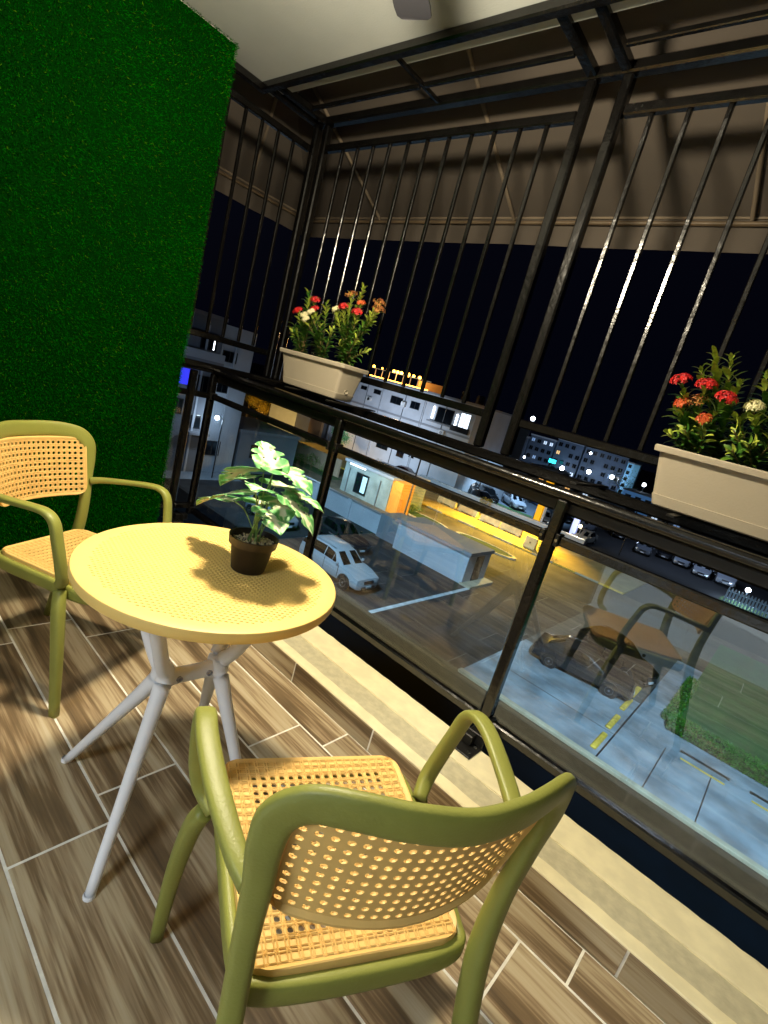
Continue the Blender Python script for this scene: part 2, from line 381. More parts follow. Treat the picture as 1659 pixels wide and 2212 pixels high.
# side of the cage
part('side_rail', (GX, 1.46, 2.555), (GX, 2.097, 2.555), .036, .038); part('side_rail', (GX, 1.46, 1.308), (GX, 2.097, 1.308), .03, .036)
part('side_rail', (GX, 1.46, 2.678), (GX, 1.745, 2.678), .036, .04); part('side_rail', (GX, 1.46, 1.133), (GX, 2.097, 1.133), .045, .036)
sb = bar(MB(), (0, 0, 1.327), (0, 0, 2.536), .018, .018).mesh('bar', BLACK, 30, (0, 0, 1.11))
for y in (1.54, 1.648, 1.757, 1.868, 1.979):
    o = link('bar', sb, g); o.location = (GX, y-GY, 0)
# shelf cross strips carrying the planters
for x in (-2.62, -2.30, -1.95, -.62, -.30, .02, .3): part('shelf_strip', (x, 1.775, 1.158), (x, 2.14, 1.158), .025, .008, BLACKM)

b = thing('glass_balustrade', 'black framed balustrade with smeared clear glass panes and a round top tube', 'balustrade', (0, 1.76, .1), world=True)
def bp(nm, p, q, w, h, m=BLACK): return bar(MB(), p, q, w, h).build(nm, m, b, 30)
PX = [-3.005, -1.80, -.622, .556, 1.734]
for x in PX: bp('post', (x, 1.76, .15), (x, 1.76, 1.095), .042, .042)
bp('post', (-2.985, 1.61, .15), (-2.985, 1.61, 1.095), .042, .042)
MB().tube([(-3.03, 1.76, 1.113), (1.76, 1.76, 1.113)], .021, 14).build('handrail', BLACK, b, 60)
bp('handrail', (-3.0, 1.46, 1.113), (-3.0, 1.738, 1.113), .036, .03)
bp('under_rail', (-3.0, 1.80, 1.070), (1.74, 1.80, 1.070), .05, .05, BLACKM)
for a, c in zip(PX, PX[1:]):
    bp('rail', (a+.036, 1.76, .955), (c-.036, 1.76, .955), .034, .034); bp('rail', (a+.036, 1.76, .182), (c-.036, 1.76, .182), .036, .036)
    MB().box(a+.030, c-.030, 1.757, 1.763, .200, .938).build('glass_pane', GLASS, b)
    for z in (.955, .182):
        for x in (a+.021, c-.036): MB().box(x, x+.015, 1.735, 1.785, z-.022, z+.022, bev=.002).build('clamp', BLACKM, b, 30)
        for x in (a+.029, c-.029): MB().lathe([(0, -.003), (.006, -.003), (.006, .003)], (x, 1.733, z), 8, 'Y').build('bolt', BOLT, b, 40)
bp('rail', (-2.985, 1.46, .955), (-2.985, 1.588, .955), .034, .034); bp('rail', (-2.985, 1.46, .215), (-2.985, 1.588, .215), .034, .034)
bp('rail', (-2.985, 1.632, .215), (-2.985, 1.738, .215), .034, .034); bp('rail', (-2.985, 1.632, .955), (-2.985, 1.738, .955), .034, .034)
MB().box(-2.988, -2.982, 1.46, 1.588, .234, .937).build('glass_pane', GLASS, b)
for x in PX+[-2.985]:
    y = 1.76 if x != -2.985 else 1.61
    m = MB().box(x-.055, x+.055, 1.60, 1.70, KZ+.001, KZ+.009, bev=.002).box(x-.02, x+.02, 1.655, 1.742, KZ+.0095, KZ+.05, bev=.003).box(x-.055, x+.055, 1.688, 1.697, KZ+.0095, KZ+.055, bev=.002)
    if y == 1.76: m.build('bracket', BLACKM, b, 30)
    if y == 1.76:
        for dx in (-.038, 0.038):
            for dy in (1.62, 1.665): MB().lathe([(0, .012), (.007, .012), (.007, .004)], (x+dx, dy, KZ+.005), 8).build('bolt', BOLT, b, 40)

# awning over cage, hipped at the left corner
a_ = thing('awning', 'brown canvas awning with pale seams sloping out beyond the black cage', 'awning', (0, 2.0, 2.3), world=True)
def slope(y): return 2.48+.53*(2.9-y)
xi, xo, yi, yo, zi, zo, xr = -3.05, -3.94, 1.84, 2.90, slope(1.84), 2.48, 4.0
def sheet(P, thick=.004, nm='canopy', m=AWN, div=14):
    A, B, C_, D = [Vector(p) for p in P]; V = []; F = []
    for side in (0, 1):
        for i in range(div+1):
            for j in range(div+1):
                u, v = i/div, j/div; p = (A*(1-u)+B*u)*(1-v)+(D*(1-u)+C_*u)*v
                sag = -.012*math.sin(math.pi*u)*math.sin(math.pi*v)+.002*math.sin(17*u)*math.sin(11*v)
                V.append((p.x, p.y, p.z+sag+side*thick))
    n1 = (div+1)**2
    for side in (0, 1):
        for i in range(div):
            for j in range(div):
                q = i*(div+1)+j+side*n1; f = (q, q+1, q+div+2, q+div+1); F.append(f if side else f[::-1])
    MB().add(V, F).build(nm, m, a_, True)
sheet([(xi, yi, zi), (xr, yi, zi), (xr, yo, zo), (xo, yo, zo)]); sheet([(xi, yi, zi), (xo, yo, zo), (xo, -.5, zo), (xi, -.5, zi)])
def valance(p, q):
    p, q = Vector(p), Vector(q); n = 60; V = []; F = []; nrm = (q-p).cross(Vector((0, 0, 1))).normalized()
    for s_ in (0, .003):
        for i in range(n+1):
            c = p.lerp(q, i/n)+nrm*(s_+.004*math.sin(i*.9)); V += [tuple(c+Vector((0, 0, -.15+.002*math.sin(i*.5)))), tuple(c+Vector((0, 0, 0)))]
    for s_ in (0, 1):
        for i in range(n): k = s_*(2*n+2)+2*i; F.append((k, k+1, k+3, k+2))
    MB().add(V, F).build('valance', AWN, a_)
valance((xo, yo, zo), (xr, yo, zo)); valance((xo, yo, zo), (xo, -.5, zo))
MB().box(xo, xr, yo-.012, yo-.004, zo-.005, zo+.006).build('hem', AWNL, a_)
MB().box(xo+.004, xo+.012, -.5, yo-.014, zo-.005, zo+.006).build('hem', AWNL, a_)
for x in (-3.06, -1.909, -.65, .6, 1.8): MB().tube([(x, yi+.02, slope(yi)-.02), (x, yo-.02, zo-.012)], .011, 8).build('rafter', AWNL, a_, 60)
for y in (1.55, 2.3): MB().tube([(xi-.02, y if y < 1.9 else 1.9, zi-.03), (xo+.02, y, zo-.012)], .010, 8).build('rafter', AWNL, a_, 60)
MB().tube([(xo+.02, -.5, zo-.03), (xo+.02, yo-.02, zo-.03), (xr, yo-.02, zo-.03)], .012, 8).build('front_tube', mat('awning_tube', '6a5a45', .5), a_, 60)

# ceiling fan with lamp
f = thing('ceiling_fan', 'dark grey ceiling fan, one rounded blade tip showing against the ceiling', 'ceiling fan', (LAMP[0], LAMP[1], 2.70))
FG = mat('fan_paint', '26262a', .45)
MB().lathe([(.0, 0), (.07, 0), (.06, -.04), (.015, -.05), (.015, -.16), (.11, -.17), (.12, -.25), (.10, -.28), (0, -.28)]).build('motor', FG, f, 40)
MB().lathe([(0, -.281), (.13, -.283), (.15, -.335), (.145, -.336), (.125, -.295), (0, -.300)]).build('lamp_plate', FG, f, 40)  # unseen plate and skirt, shaped to cut the lamp's light upward
MB().lathe([(.115, -.303), (.11, -.33), (.08, -.355), (0, -.365)]).build('lamp_bowl', mat('frosted_bowl', 'fff4d8', .5, emit='ffe2b0', estr=3), f, True).visible_shadow = True
f.children[-1].location = (0, 0, .0)
bl = []
for i in range(11):
    t = i/10; xx = .12+.42*t; wd = .045+.018*t if i < 10 else .045
    bl.append((xx, wd))
V = []; F = []
pts = [(x, w) for x, w in bl[:-1]]+[(.535, .058), (.547, .045), (.549, .03)]
for x, w in pts: V += [(x, -w, -.22+.004), (x, w, -.22-.008+.004), (x, w, -.228-.008+.004), (x, -w, -.228+.004)]
MBf = MB(); MBf.rings([V[i*4:i*4+4] for i in range(len(pts))])
bme = MBf.mesh('blade', FG)
for k in range(3): o = link('blade', bme, f); o.rotation_euler = (0, 0, math.radians(118.5+120*k))

# ================================================================= TABLE
TC = (-1.059, .7195); TZ = .742; TR = .326
t = thing('cafe_table', 'round yellow plastic table with woven-pattern top and white crossed legs', 'table', (TC[0], TC[1], 0))
m = MB().lathe([(0, TZ-.024), (TR-.03, TZ-.024), (TR-.022, TZ-.03), (TR-.003, TZ-.028), (TR, TZ-.022), (TR, TZ-.006), (TR-.002, TZ-.002), (TR-.007, TZ), (TR-.03, TZ-.0008), (0, TZ-.0008)], n=96)
m.build('tabletop', TABLE, t, 40)
m = MB(); pit = .0125                      # the embossed weave: small pits between raised bumps
ang = math.radians(52)
for i in range(-26, 27):
    for j in range(-26, 27):
        x, y = (i+.5*(j % 2))*pit, j*pit*.9
        if max(abs(x), abs(y)) > .285 or math.hypot(x, y) > TR-.040: continue
        a, c = .0041, .0028; x1, y1 = x*math.cos(ang)-y*math.sin(ang), x*math.sin(ang)+y*math.cos(ang)
        q = [(x1+(dx*math.cos(ang)-dy*math.sin(ang)), y1+(dx*math.sin(ang)+dy*math.cos(ang))) for dx, dy in ((-a, -c), (a, -c), (a, c), (-a, c))]
        o = len(m.v); m.v += [(u, v, TZ-.0009) for u, v in q]+[(x1+(u-x1)*.6, y1+(v-y1)*.6, TZ+.0013) for u, v in q]
        m.f += [(o+4, o+5, o+6, o+7)]+[(o+k, o+(k+1) % 4, o+4+(k+1) % 4, o+4+k) for k in range(4)]
m.build('woven_relief', TABLE, t, kind='stuff')
# base: two nodes joined by a bar, each with two feet and two upper arms
hl = Vector((-.014, -.082, .42)); hr = Vector((-.001, .074, .42))
cx = Vector((TC[0], TC[1], 0))
feet = [Vector((-1.331, .532, 0))-cx, Vector((-.888, .447, 0))-cx, Vector((-.838, .852, 0))-cx, Vector((-1.274, .927, 0))-cx]
tops = [Vector((-.15, -.15, TZ-.028)), Vector((.10, -.20, TZ-.028)), Vector((.15, .13, TZ-.028)), Vector((-.10, .17, TZ-.028))]
def leg(foot, hub, top, nm='leg'):
    pts = cr([tuple(foot)+(.0125,), tuple(foot.lerp(hub, .5)+Vector((0, 0, .0)))+(.0165,), tuple(hub.lerp(foot, .12))+(.021,), tuple(hub+Vector((0, 0, .02)))+(.024,), tuple(hub.lerp(top, .3))+(.019,), tuple(top)+(.0175,)], 6)
    MB().tube([p[:3] for p in pts], [p[3] for p in pts], 14).build(nm, WHITEP, t, True)
leg(feet[0], hl+Vector((-.012, 0, 0)), tops[0]); leg(feet[1], hl+Vector((.012, 0, 0)), tops[1]); leg(feet[2], hr+Vector((.012, 0, 0)), tops[2]); leg(feet[3], hr+Vector((-.012, 0, 0)), tops[3])
pts = cr([tuple(hl)+(.05, .062), tuple(hl.lerp(hr, .22))+(.038, .046), tuple(hl.lerp(hr, .5))+(.036, .043), tuple(hl.lerp(hr, .78))+(.038, .046), tuple(hr)+(.05, .062)], 5)
MB().sweep(pts, [(0, 0, 1)]*len(pts), e=2.6).build('cross_bar', WHITEP, t, True)
for q in (.24, .78):
    c = hl.lerp(hr, q); MB().lathe([(.0085, .018), (.0085, .0235), (.0055, .0235), (.005, .019), (0, .019)], (c.x, c.y, c.z), 12, 'X').build('screw_cap', mat('screw_hole', '9a9aa2', .6), t, 40)
for ft in feet: MB().lathe([(0, 0), (.014, 0), (.014, .008), (.012, .012)], tuple(ft), 12).build('foot', WHITEP, t, 50)

# ================================================================= CHAIRS (local: forward +y, right +x)
def cane(surf, nu, nv, pu, pv, name, parent, skip=0, thick=.0035):
    """panel of cells with octagonal holes and raised strands; surf(a,b)->(point, normal), a,b in metres from the centre"""
    m = MB(); r = .0060*pu/.0215; h = .0018
    def P(a, b, d):
        p, n = surf(a, b); return (p+n*d)
    for i in range(nu):
        for j in range(nv):
            a0 = (i-nu/2+.5)*pu; b0 = (j-nv/2+.5)*pv; hu, hv = pu/2, pv/2
            holed = not (i < skip or j < skip or i >= nu-skip or j >= nv-skip)
            sq = [(-hu, -hv), (0, -hv), (hu, -hv), (hu, 0), (hu, hv), (0, hv), (-hu, hv), (-hu, 0)]
            if holed: oc = [(r*1.08*math.cos(math.radians(-135+45*k)), r*math.sin(math.radians(-135+45*k))) for k in range(8)]
            o = len(m.v)
            if holed:
                for L in (sq, oc):
                    for d in (-.0006, -thick): m.v += [tuple(P(a0+x, b0+y, d)) for x, y in L]
                for k in range(8):
                    k2 = (k+1) % 8
                    m.f += [(o+k, o+k2, o+16+k2, o+16+k), (o+8+k2, o+8+k, o+24+k, o+24+k2), (o+16+k, o+16+k2, o+24+k2, o+24+k)]
            else:
                for d in (-.0012, -thick): m.v += [tuple(P(a0+x, b0+y, d)) for x, y in (sq[0], sq[2], sq[4], sq[6])]
                m.f += [(o, o+1, o+2, o+3), (o+7, o+6, o+5, o+4)]
            # strands: two across, two along, two diagonal ones
            g_ = r*1.25
            segs = [((-hu, -g_), (hu, -g_)), ((-hu, g_), (hu, g_)), ((-g_, -hv), (-g_, hv)), ((g_, -hv), (g_, hv)), ((-hu, -hv), (-g_, -g_)), ((g_, g_), (hu, hv)), ((-hu, hv), (-g_, g_)), ((g_, -g_), (hu, -hv))]
            for (x0, y0), (x1, y1) in segs:
                L = math.hypot(x1-x0, y1-y0); nx, ny = -(y1-y0)/L*.0015, (x1-x0)/L*.0015; o = len(m.v)
                for (x, y) in ((x0, y0), (x1, y1)):
                    m.v += [tuple(P(a0+x-nx, b0+y-ny, .0001)), tuple(P(a0+x, b0+y, h)), tuple(P(a0+x+nx, b0+y+ny, .0001))]
                m.f += [(o, o+3, o+4, o+1), (o+1, o+4, o+5, o+2)]
    return m.build(name, CANE, parent)
def rim(surf, hu, hv, rad, wid, name, parent, thick=.012, inner=None, lift=.002):
    """rounded rectangular border between the woven field and the rounded outline"""
    m = MB(); n = 10; out = []; inn = []; iu, iv = inner
    for (sx, sy, a0) in ((1, 1, 0), (-1, 1, 90), (-1, -1, 180), (1, -1, 270)):
        for k in range(n+1):
            a = math.radians(a0+90*k/n); out.append((sx*(hu-rad)+rad*math.cos(a), sy*(hv-rad)+rad*math.sin(a)))
            inn.append((sx*(iu-.0001), sy*(iv-.0001)) if True else None)
    # subdivide the straight runs
    O = []; I = []
    for k in range(len(out)):
        O.append(out[k]); I.append(inn[k]); k2 = (k+1) % len(out)
        if math.hypot(out[k][0]-out[k2][0], out[k][1]-out[k2][1]) > .05:
            for q in range(1, 10):
                t_ = q/10; O.append(tuple(out[k][i]*(1-t_)+out[k2][i]*t_ for i in (0, 1))); I.append(tuple(inn[k][i]*(1-t_)+inn[k2][i]*t_ for i in (0, 1)))
    R = []
    for f_, d in ((0, .0), (.35, lift), (.75, lift+.001), (.95, lift-.001), (1.0, -.004), (.98, -thick), (.5, -thick), (0, -.0036)):
        ring = []
        for (ox, oy), (ix, iy) in zip(O, I):
            p, nn = surf(ix+(ox-ix)*f_, iy+(oy-iy)*f_); ring.append(p+nn*d)
        R.append(ring)
    m.rings(R, cap=False); return m.build(name, CANE, parent, 35)
def chair(label, loc, rz):
    c = thing('cafe_armchair', label, 'chair', loc, rz)
    SZ = .446
    def seat(a, b):
        k = 1+.06*(b/.2); x = a*k; y = b+.002; z = SZ-.012*math.cos(min(1, abs(a)/.21)*math.pi/2)*math.cos(b/.21*math.pi/2)-(.005*max(0, (b-.10)/.10)**2)
        return Vector((x, y, z)), Vector((0, 0, 1))
    def back(a, b):
        z = .695+b+.006*(a/.2)**2; y = -.292+.055*(a/.2)**2-.22*(b)+.01; return Vector((a*(1+.25*b), y, z)), Vector((-.45*a/.2*.9, 1, .1)).normalized()
    cane(seat, 19, 21, .0195, .0195, 'seat', c, 2); rim(seat, .199, .214, .05, 0, 'seat_rim', c, .016, (19*.00975, 21*.00975))
    cane(back, 20, 10, .0190, .0196, 'backrest', c, 0, .0035); rim(back, .199, .110, .045, 0, 'backrest_rim', c, .010, (20*.0095, 10*.0098))
    # one sweep: rear leg, upright, top rail, upright, rear leg
    half = [(.208, -.335, 0, .032, .028), (.206, -.285, .22, .038, .034), (.204, -.238, .42, .040, .038), (.209, -.228, .55, .034, .038), (.215, -.236, .66, .028, .042), (.222, -.243, .735, .025, .048), (.216, -.250, .785, .023, .053), (.188, -.268, .818, .022, .055), (.140, -.293, .830, .022, .055), (.075, -.316, .832, .022, .055)]
    full = half+[(0, -.326, .830, .022, .055)]+[(-x, y, z, w_, h_) for x, y, z, w_, h_ in half[::-1]]
    pts = cr(full, 6)
    ups = []
    N = len(pts)
    for i, p in enumerate(pts):
        P0 = Vector(pts[max(i-1, 0)][:3]); P1 = Vector(pts[min(i+1, N-1)][:3]); tg = (P1-P0).normalized()
        f_ = Vector((-.35*p[0]/.25, 1, .10)); u = f_.cross(tg); ups.append(tuple(u.normalized()))
    MB().sweep(pts, ups, 16, 3.0).build('back_frame', OLIVE, c, True)
    for s in (-1, 1):
        ap = cr([(s*.222, -.222, .640, .028, .030), (s*.240, -.18, .652, .032, .024), (s*.264, -.09, .668, .036, .020), (s*.280, .0, .682, .037, .020), (s*.282, .055, .682, .037, .021), (s*.281, .088, .658, .037, .024), (s*.278, .104, .60, .037, .026), (s*.268, .118, .52, .037, .028), (s*.252, .115, .466, .036, .030), (s*.226, .085, .436, .030, .034)], 6)
        up = []
        for i, p in enumerate(ap):
            P0 = Vector(ap[max(i-1, 0)][:3]); P1 = Vector(ap[min(i+1, len(ap)-1)][:3]); tg = (P1-P0).normalized(); up.append(tuple(Vector((s, 0, 0)).cross(tg)*s if False else tg.cross(Vector((1, 0, 0)))))
        MB().sweep(ap, up, 14, 3.2).build('arm', OLIVE, c, True)
        lp = cr([(s*.272, .165, 0, .028, .028), (s*.268, .145, .2, .034, .034), (s*.256, .118, .36, .038, .038), (s*.240, .100, .425, .032, .036)], 5)
        MB().sweep(lp, [(0, 1, 0)]*len(lp), 14, 3.4).build('leg', OLIVE, c, True)
    fr = [(-.212, .150), (-.17, .192), (0, .198), (.17, .192), (.212, .150), (.205, 0), (.195, -.17), (.165, -.212), (0, -.222), (-.165, -.212), (-.195, -.17), (-.205, 0)]
    loop = [(x, y, .413, .022, .046) for x, y in fr]; loop = loop+[loop[0]]
    pts = cr(loop, 6); MB().sweep(pts, [(0, 0, 1)]*len(pts), 12, 3.5).build('seat_frame', OLIVE, c, True)
    return c
chair('olive green armchair with yellow cane seat in the foreground, its back to the camera', (-.441, .688, 0), math.radians(151.2-90))
chair('olive green armchair with yellow cane seat beside the grass wall, behind the table', (-1.806, .705, 0), math.radians(28-90)).scale = (.93, 1, 1)

# ================================================================= POTTED PLANT ON THE TABLE
LEAFV = bpy.data.materials.new('variegated_leaf'); LEAFV.use_nodes = True
def _lv():
    n = LEAFV.node_tree; p = n.nodes['Principled BSDF']; at = n.nodes.new('ShaderNodeAttribute'); at.attribute_name = 'vein'
    tc = n.nodes.new('ShaderNodeTexCoord'); t = n.nodes.new('ShaderNodeTexNoise'); t.inputs['Scale'].default_value = 16; t.inputs['Detail'].default_value = 3
    n.links.new(tc.outputs['Object'], t.inputs[0]); ad = n.nodes.new('ShaderNodeMath'); ad.operation = 'ADD'; n.links.new(at.outputs['Fac'], ad.inputs[0]); n.links.new(t.outputs['Fac'], ad.inputs[1])
    r = n.nodes.new('ShaderNodeValToRGB'); e = r.color_ramp.elements; e[0].position = .55; e[0].color = lin('4f9450'); e[1].position = 1.15; e[1].color = lin('f0eecb')
    a = e.new(.75); a.color = lin('7cbf72'); a = e.new(.9); a.color = lin('c9dca6')
    n.links.new(ad.outputs[0], r.inputs[0]); n.links.new(r.outputs[0], p.inputs['Base Color']); p.inputs['Roughness'].default_value = .42
_lv()
pp = thing('potted_monstera', 'small variegated plant in a black plastic pot standing on the yellow table', 'potted plant', (-1.03, .80, TZ))
MB().lathe([(0, .001), (.043, .001), (.045, .004), (.056, .072), (.0575, .074), (.063, .075), (.065, .094), (.0655, .096), (.061, .096), (.057, .080), (0, .078)], n=40).build('pot', POT, pp, 40)
n_ = 300; m = MB()
for i in range(n_):
    a, r = random.uniform(0, 6.28), .054*math.sqrt(random.random()); s_ = random.uniform(.002, .0045); c = (r*math.cos(a), r*math.sin(a), .081+random.uniform(-.001, .003))
    R = []
    for k, (rr, zz) in enumerate(((.1, -1), (.9, -.3), (.8, .5), (.1, .9))): R.append([(c[0]+s_*rr*math.cos(q*1.2566+a), c[1]+s_*rr*math.sin(q*1.2566+a)*.8, c[2]+s_*zz*.7) for q in range(5)])
    m.rings(R)
m.build('gravel', PEB, pp, kind='stuff')
def mleaf(base, tip, width, curl=.18, seed=0, cup=.2, nrm=(0, 0, 1)):
    rr = random.Random(seed); base = Vector(base); tip = Vector(tip); d = tip-base; L = d.length; d.normalize(); nv = Vector(nrm); sd = d.cross(nv).normalized(); up = sd.cross(d).normalized()
    NU, NV = 22, 16; V = []; vein = []; F = []
    slots = sorted(rr.sample(range(5, NU-5), 3))
    for i in range(NU+1):
        u = i/NU
        wd = (math.sin(math.pi*min(1, u*.92+.08)**.62)**.75) if u < 1 else .02
        wd = max(wd, .03)
        for j in range(NV+1):
            v = j/NV*2-1; notch = 1-(.22 if (i in slots or i-1 in slots) and abs(v) > .7 else 0)
            back = -.10*abs(v)*(1-u)*(1 if u < .3 else 0)
            x = (u+back+.16*abs(v)*(u)*(1-u))*L; y = v*wd*width*.5*notch; z = -curl*L*(u-.25)**2*1.6+cup*abs(y)-.25*y*y/width+.0015*math.sin(i*.6+v*2)
            p = base+d*x+sd*y+up*z; V.append(tuple(p))
            rib = abs(math.sin((u-.28*abs(v))*NU*.62)); vein.append(.55*max(0, 1-abs(v)*3.2)+.45*(1-rib)**1.5+.05*rr.random()+ (.18 if abs(v) < .55 and .2 < u < .8 else 0))
    for i in range(NU):
        for j in range(NV):
            v = (j+.5)/NV*2-1
            if i in slots and abs(v) > .62: continue
            if (i+1) in slots and i % 2 and .2 < abs(v) < .34: continue
            a = i*(NV+1)+j; F.append((a, a+1, a+NV+2, a+NV+1))
    me = bpy.data.meshes.new('leaf'); me.from_pydata([(x+1.03, y-.80, z-TZ) for x, y, z in V], [], F); me.materials.append(LEAFV); me.update()
    at = me.attributes.new('vein', 'FLOAT', 'POINT'); at.data.foreach_set('value', vein); me.polygons.foreach_set('use_smooth', [True]*len(me.polygons))
    o = link('leaf', me, pp); sm = o.modifiers.new('thickness', 'SOLIDIFY'); sm.thickness = .0006
    return o
GSTEM = leaf_mat('green_stem', '5e8a3e', '89a85a')
LV = [((-1.013, 0.8, 1.026), (-1.109, 0.82, 1.088), .075), ((-1.023, 0.78, 1.026), (-1.224, 0.79, .950), .085), ((-1.034, 0.82, 1.028), (-0.915, 0.86, 1.018), .10),
 ((-1.03, 0.76, 0.999), (-1.112, 0.72, 0.965), .075), ((-0.966, 0.75, 0.990), (-0.951, 0.70, 1.000), .07), ((-1.125, 0.78, 0.905), (-1.274, 0.76, 0.872), .07),
 ((-0.985, 0.74, 0.974), (-1.089, 0.68, 0.935), .07), ((-1.017, 0.86, 0.969), (-0.936, 0.94, 0.955), .075), ((-0.953, 0.8, 0.98), (-0.861, 0.86, 0.924), .085),
 ((-0.966, 0.77, 0.938), (-0.871, 0.75, 0.917), .07), ((-0.953, 0.76, 0.931), (-0.881, 0.70, 0.889), .07), ((-1.088, 0.84, 0.908), (-1.199, 0.92, 0.893), .08),
 ((-1.0, 0.82, .96), (-.90, .78, .945), .08), ((-1.08, 0.84, 0.925), (-1.12, 0.93, 0.932), .07), ((-1.027, 0.80, 1.022), (-1.127, 0.80, 1.050), .05), ((-1.04, .84, .975), (-1.09, .94, .97), .085), ((-1.05, .77, .96), (-1.16, .75, .925), .07)]
LV = [LV[i] for i in (0, 1, 2, 3, 4, 5, 6, 7, 8, 9, 11, 12, 15)]
for i, (b0, t0, wd) in enumerate(LV):
    mleaf(b0, t0, wd*1.38, seed=i*7+3, curl=.12+.06*(i % 3))
    b1 = Vector(b0); r0 = Vector((-1.03+random.uniform(-.02, .02), .80+random.uniform(-.02, .02), TZ+.082)); md = r0.lerp(b1, .55)+Vector((0, 0, .02))
    MB().tube([p for p in cr([tuple(r0), tuple(md), tuple(b1)], 5)], .0016, 6).build('stem', GSTEM, pp, True, off=(-1.03, .80, TZ))

# ================================================================= PLANTERS WITH IXORA
def planter(label, xl, xr_, y0, y1, z0, z1, plug=True):
    """tapered trough; given are the bottom edges"""
    p = thing('planter_box', label, 'planter', ((xl+xr_)/2, (y0+y1)/2, z0), group='beige window-box planters on the cage shelf'); L = (xr_-xl)/2; W = (y1-y0)/2; H = z1-z0
    def ring(l, w_, z, r=.018, n=4):
        R = []
        for sx, sy, a0 in ((1, 1, 0), (-1, 1, 90), (-1, -1, 180), (1, -1, 270)):
            for k in range(n+1):
                a = math.radians(a0+90*k/n); R.append((sx*(l-r)+r*math.cos(a), sy*(w_-r)+r*math.sin(a), z))
        return R
    TL_, TW_ = L+.042, W+.030
    m = MB(); m.rings([ring(L-.004, W-.004, 0), ring(L, W, .004), ring(L+.009, W+.005, H*.19), ring(L+.0065, W+.0025, H*.195), ring(TL_-.012, TW_-.010, H-.022), ring(TL_-.02, TW_-.018, H-.022), ring(TL_-.03, TW_-.028, H-.03), ring(L-.01, W-.01, .02)], cap=False)
    m.build('tub', PLANT, p, 35)
    m = MB(); m.rings([ring(TL_-.013, TW_-.011, H-.019), ring(TL_+.004, TW_+.004, H-.021), ring(TL_+.006, TW_+.006, H-.004), ring(TL_+.003, TW_+.003, H), ring(TL_-.010, TW_-.010, H), ring(TL_-.014, TW_-.014, H-.004), ring(TL_-.016, TW_-.014, H-.03)], cap=False); m.build('rim', PLANT, p, 35)
    m = MB(); nx, ny = 40, 12
    for i in range(nx+1):
        for j in range(ny+1): m.v.append(((i/nx*2-1)*(TL_-.02), (j/ny*2-1)*(TW_-.016), H-.032+random.uniform(-.005, .006)+.008*math.sin(i*.5)))
    for i in range(nx):
        for j in range(ny): a = i*(ny+1)+j; m.f.append((a, a+ny+1, a+ny+2, a+1))
    m.build('soil', SOIL, p)
    if plug:
        m = MB().lathe([(0, .0), (.008, .0), (.009, .004), (.013, .005), (.013, -.006)], (0, 0, 0), 14, 'X').build('drain_plug', PLANT, p, 40); m.location = (L+.009, 0, H*.27)
    return p
planter('beige plastic window box with flowers, the left one, its drain plug facing the middle', -2.47, -2.01, 1.872, 2.010, 1.170, 1.358)
planter('large beige plastic window box cut off by the right edge of the photo', -.388, .10, 1.872, 2.010, 1.168, 1.362, False)
LM = [leaf_mat('ixora_leaf_dark', '1f4a14', '3f6f1e'), leaf_mat('ixora_leaf_mid', '3c6a1c', '6f8f2c'), leaf_mat('ixora_leaf_young', '7c9a2c', 'b0b848')]
STEM = mat('woody_stem', '6b5632', .8, var=.3, scale=40, bump=.5, bscale=120)
def leafmesh(m_, L=.036, W=.013):
    V = []; F = []; prof = [(0, .08), (.18, .62), (.42, 1), (.68, .88), (.88, .45), (1, .03)]
    for u, q in prof: z = -.12*L*(u-.3)**2*4; V += [(u*L, -W/2*q, z+.003*q), (u*L, 0, z), (u*L, W/2*q, z+.003*q)]
    for i in range(5):
        for j in range(2): a = i*3+j; F.append((a, a+1, a+4, a+3))
    me = bpy.data.meshes.new('leaf'); me.from_pydata(V, [], F); me.materials.append(m_); me.polygons.foreach_set('use_smooth', [True]*len(F)); return me
LEAVES = [leafmesh(m_, l, w_) for m_ in LM for l, w_ in ((.048, .018), (.056, .020), (.038, .015))]
def flower_mesh(cols, R=.022, n=26, seed=0):
    rr = random.Random(seed); m = MB(); idx = []
    for i in range(n):
        th = math.acos(1-rr.random()*.85); ph = rr.uniform(0, 6.28); d = Vector((math.sin(th)*math.cos(ph), math.sin(th)*math.sin(ph), math.cos(th))); c = Vector((d.x, d.y, d.z*.62+.12))*R*rr.uniform(.7, 1.18)
        a, b_ = frame_of(d); rot = rr.uniform(0, 1.57)
        m.tube([tuple(d*.004), tuple(c)], .0007, 4)
        for k in range(4):
            t_ = rot+k*math.pi/2; e = a*math.cos(t_)+b_*math.sin(t_); s_ = a*-math.sin(t_)+b_*math.cos(t_); L = .0125*rr.uniform(.8, 1.15)
            o = len(m.v); m.v += [tuple(c), tuple(c+e*L*.5+s_*.0032+d*.001), tuple(c+e*L-d*.001), tuple(c+e*L*.5-s_*.0032+d*.001)]; m.f += [(o, o+1, o+2, o+3)]
    return m.mesh('flower_head', cols)
RED = mat('ixora_red', 'b50f1c', .5, var=.3, scale=60, col2='d62a24'); ORG = mat('ixora_orange', 'd8502a', .5, var=.25, scale=60, col2='e8763a'); WHT = mat('flower_cream', 'efe8b4', .5, var=.1, scale=60); FADE = mat('faded_floret', 'a8542e', .7, var=.3, scale=60, col2='b9883e')
FM = {'r': flower_mesh(RED, .029, 40, 1), 'o': flower_mesh(ORG, .021, 20, 2), 'w': flower_mesh(WHT, .026, 36, 3), 'f': flower_mesh(FADE, .030, 26, 4)}
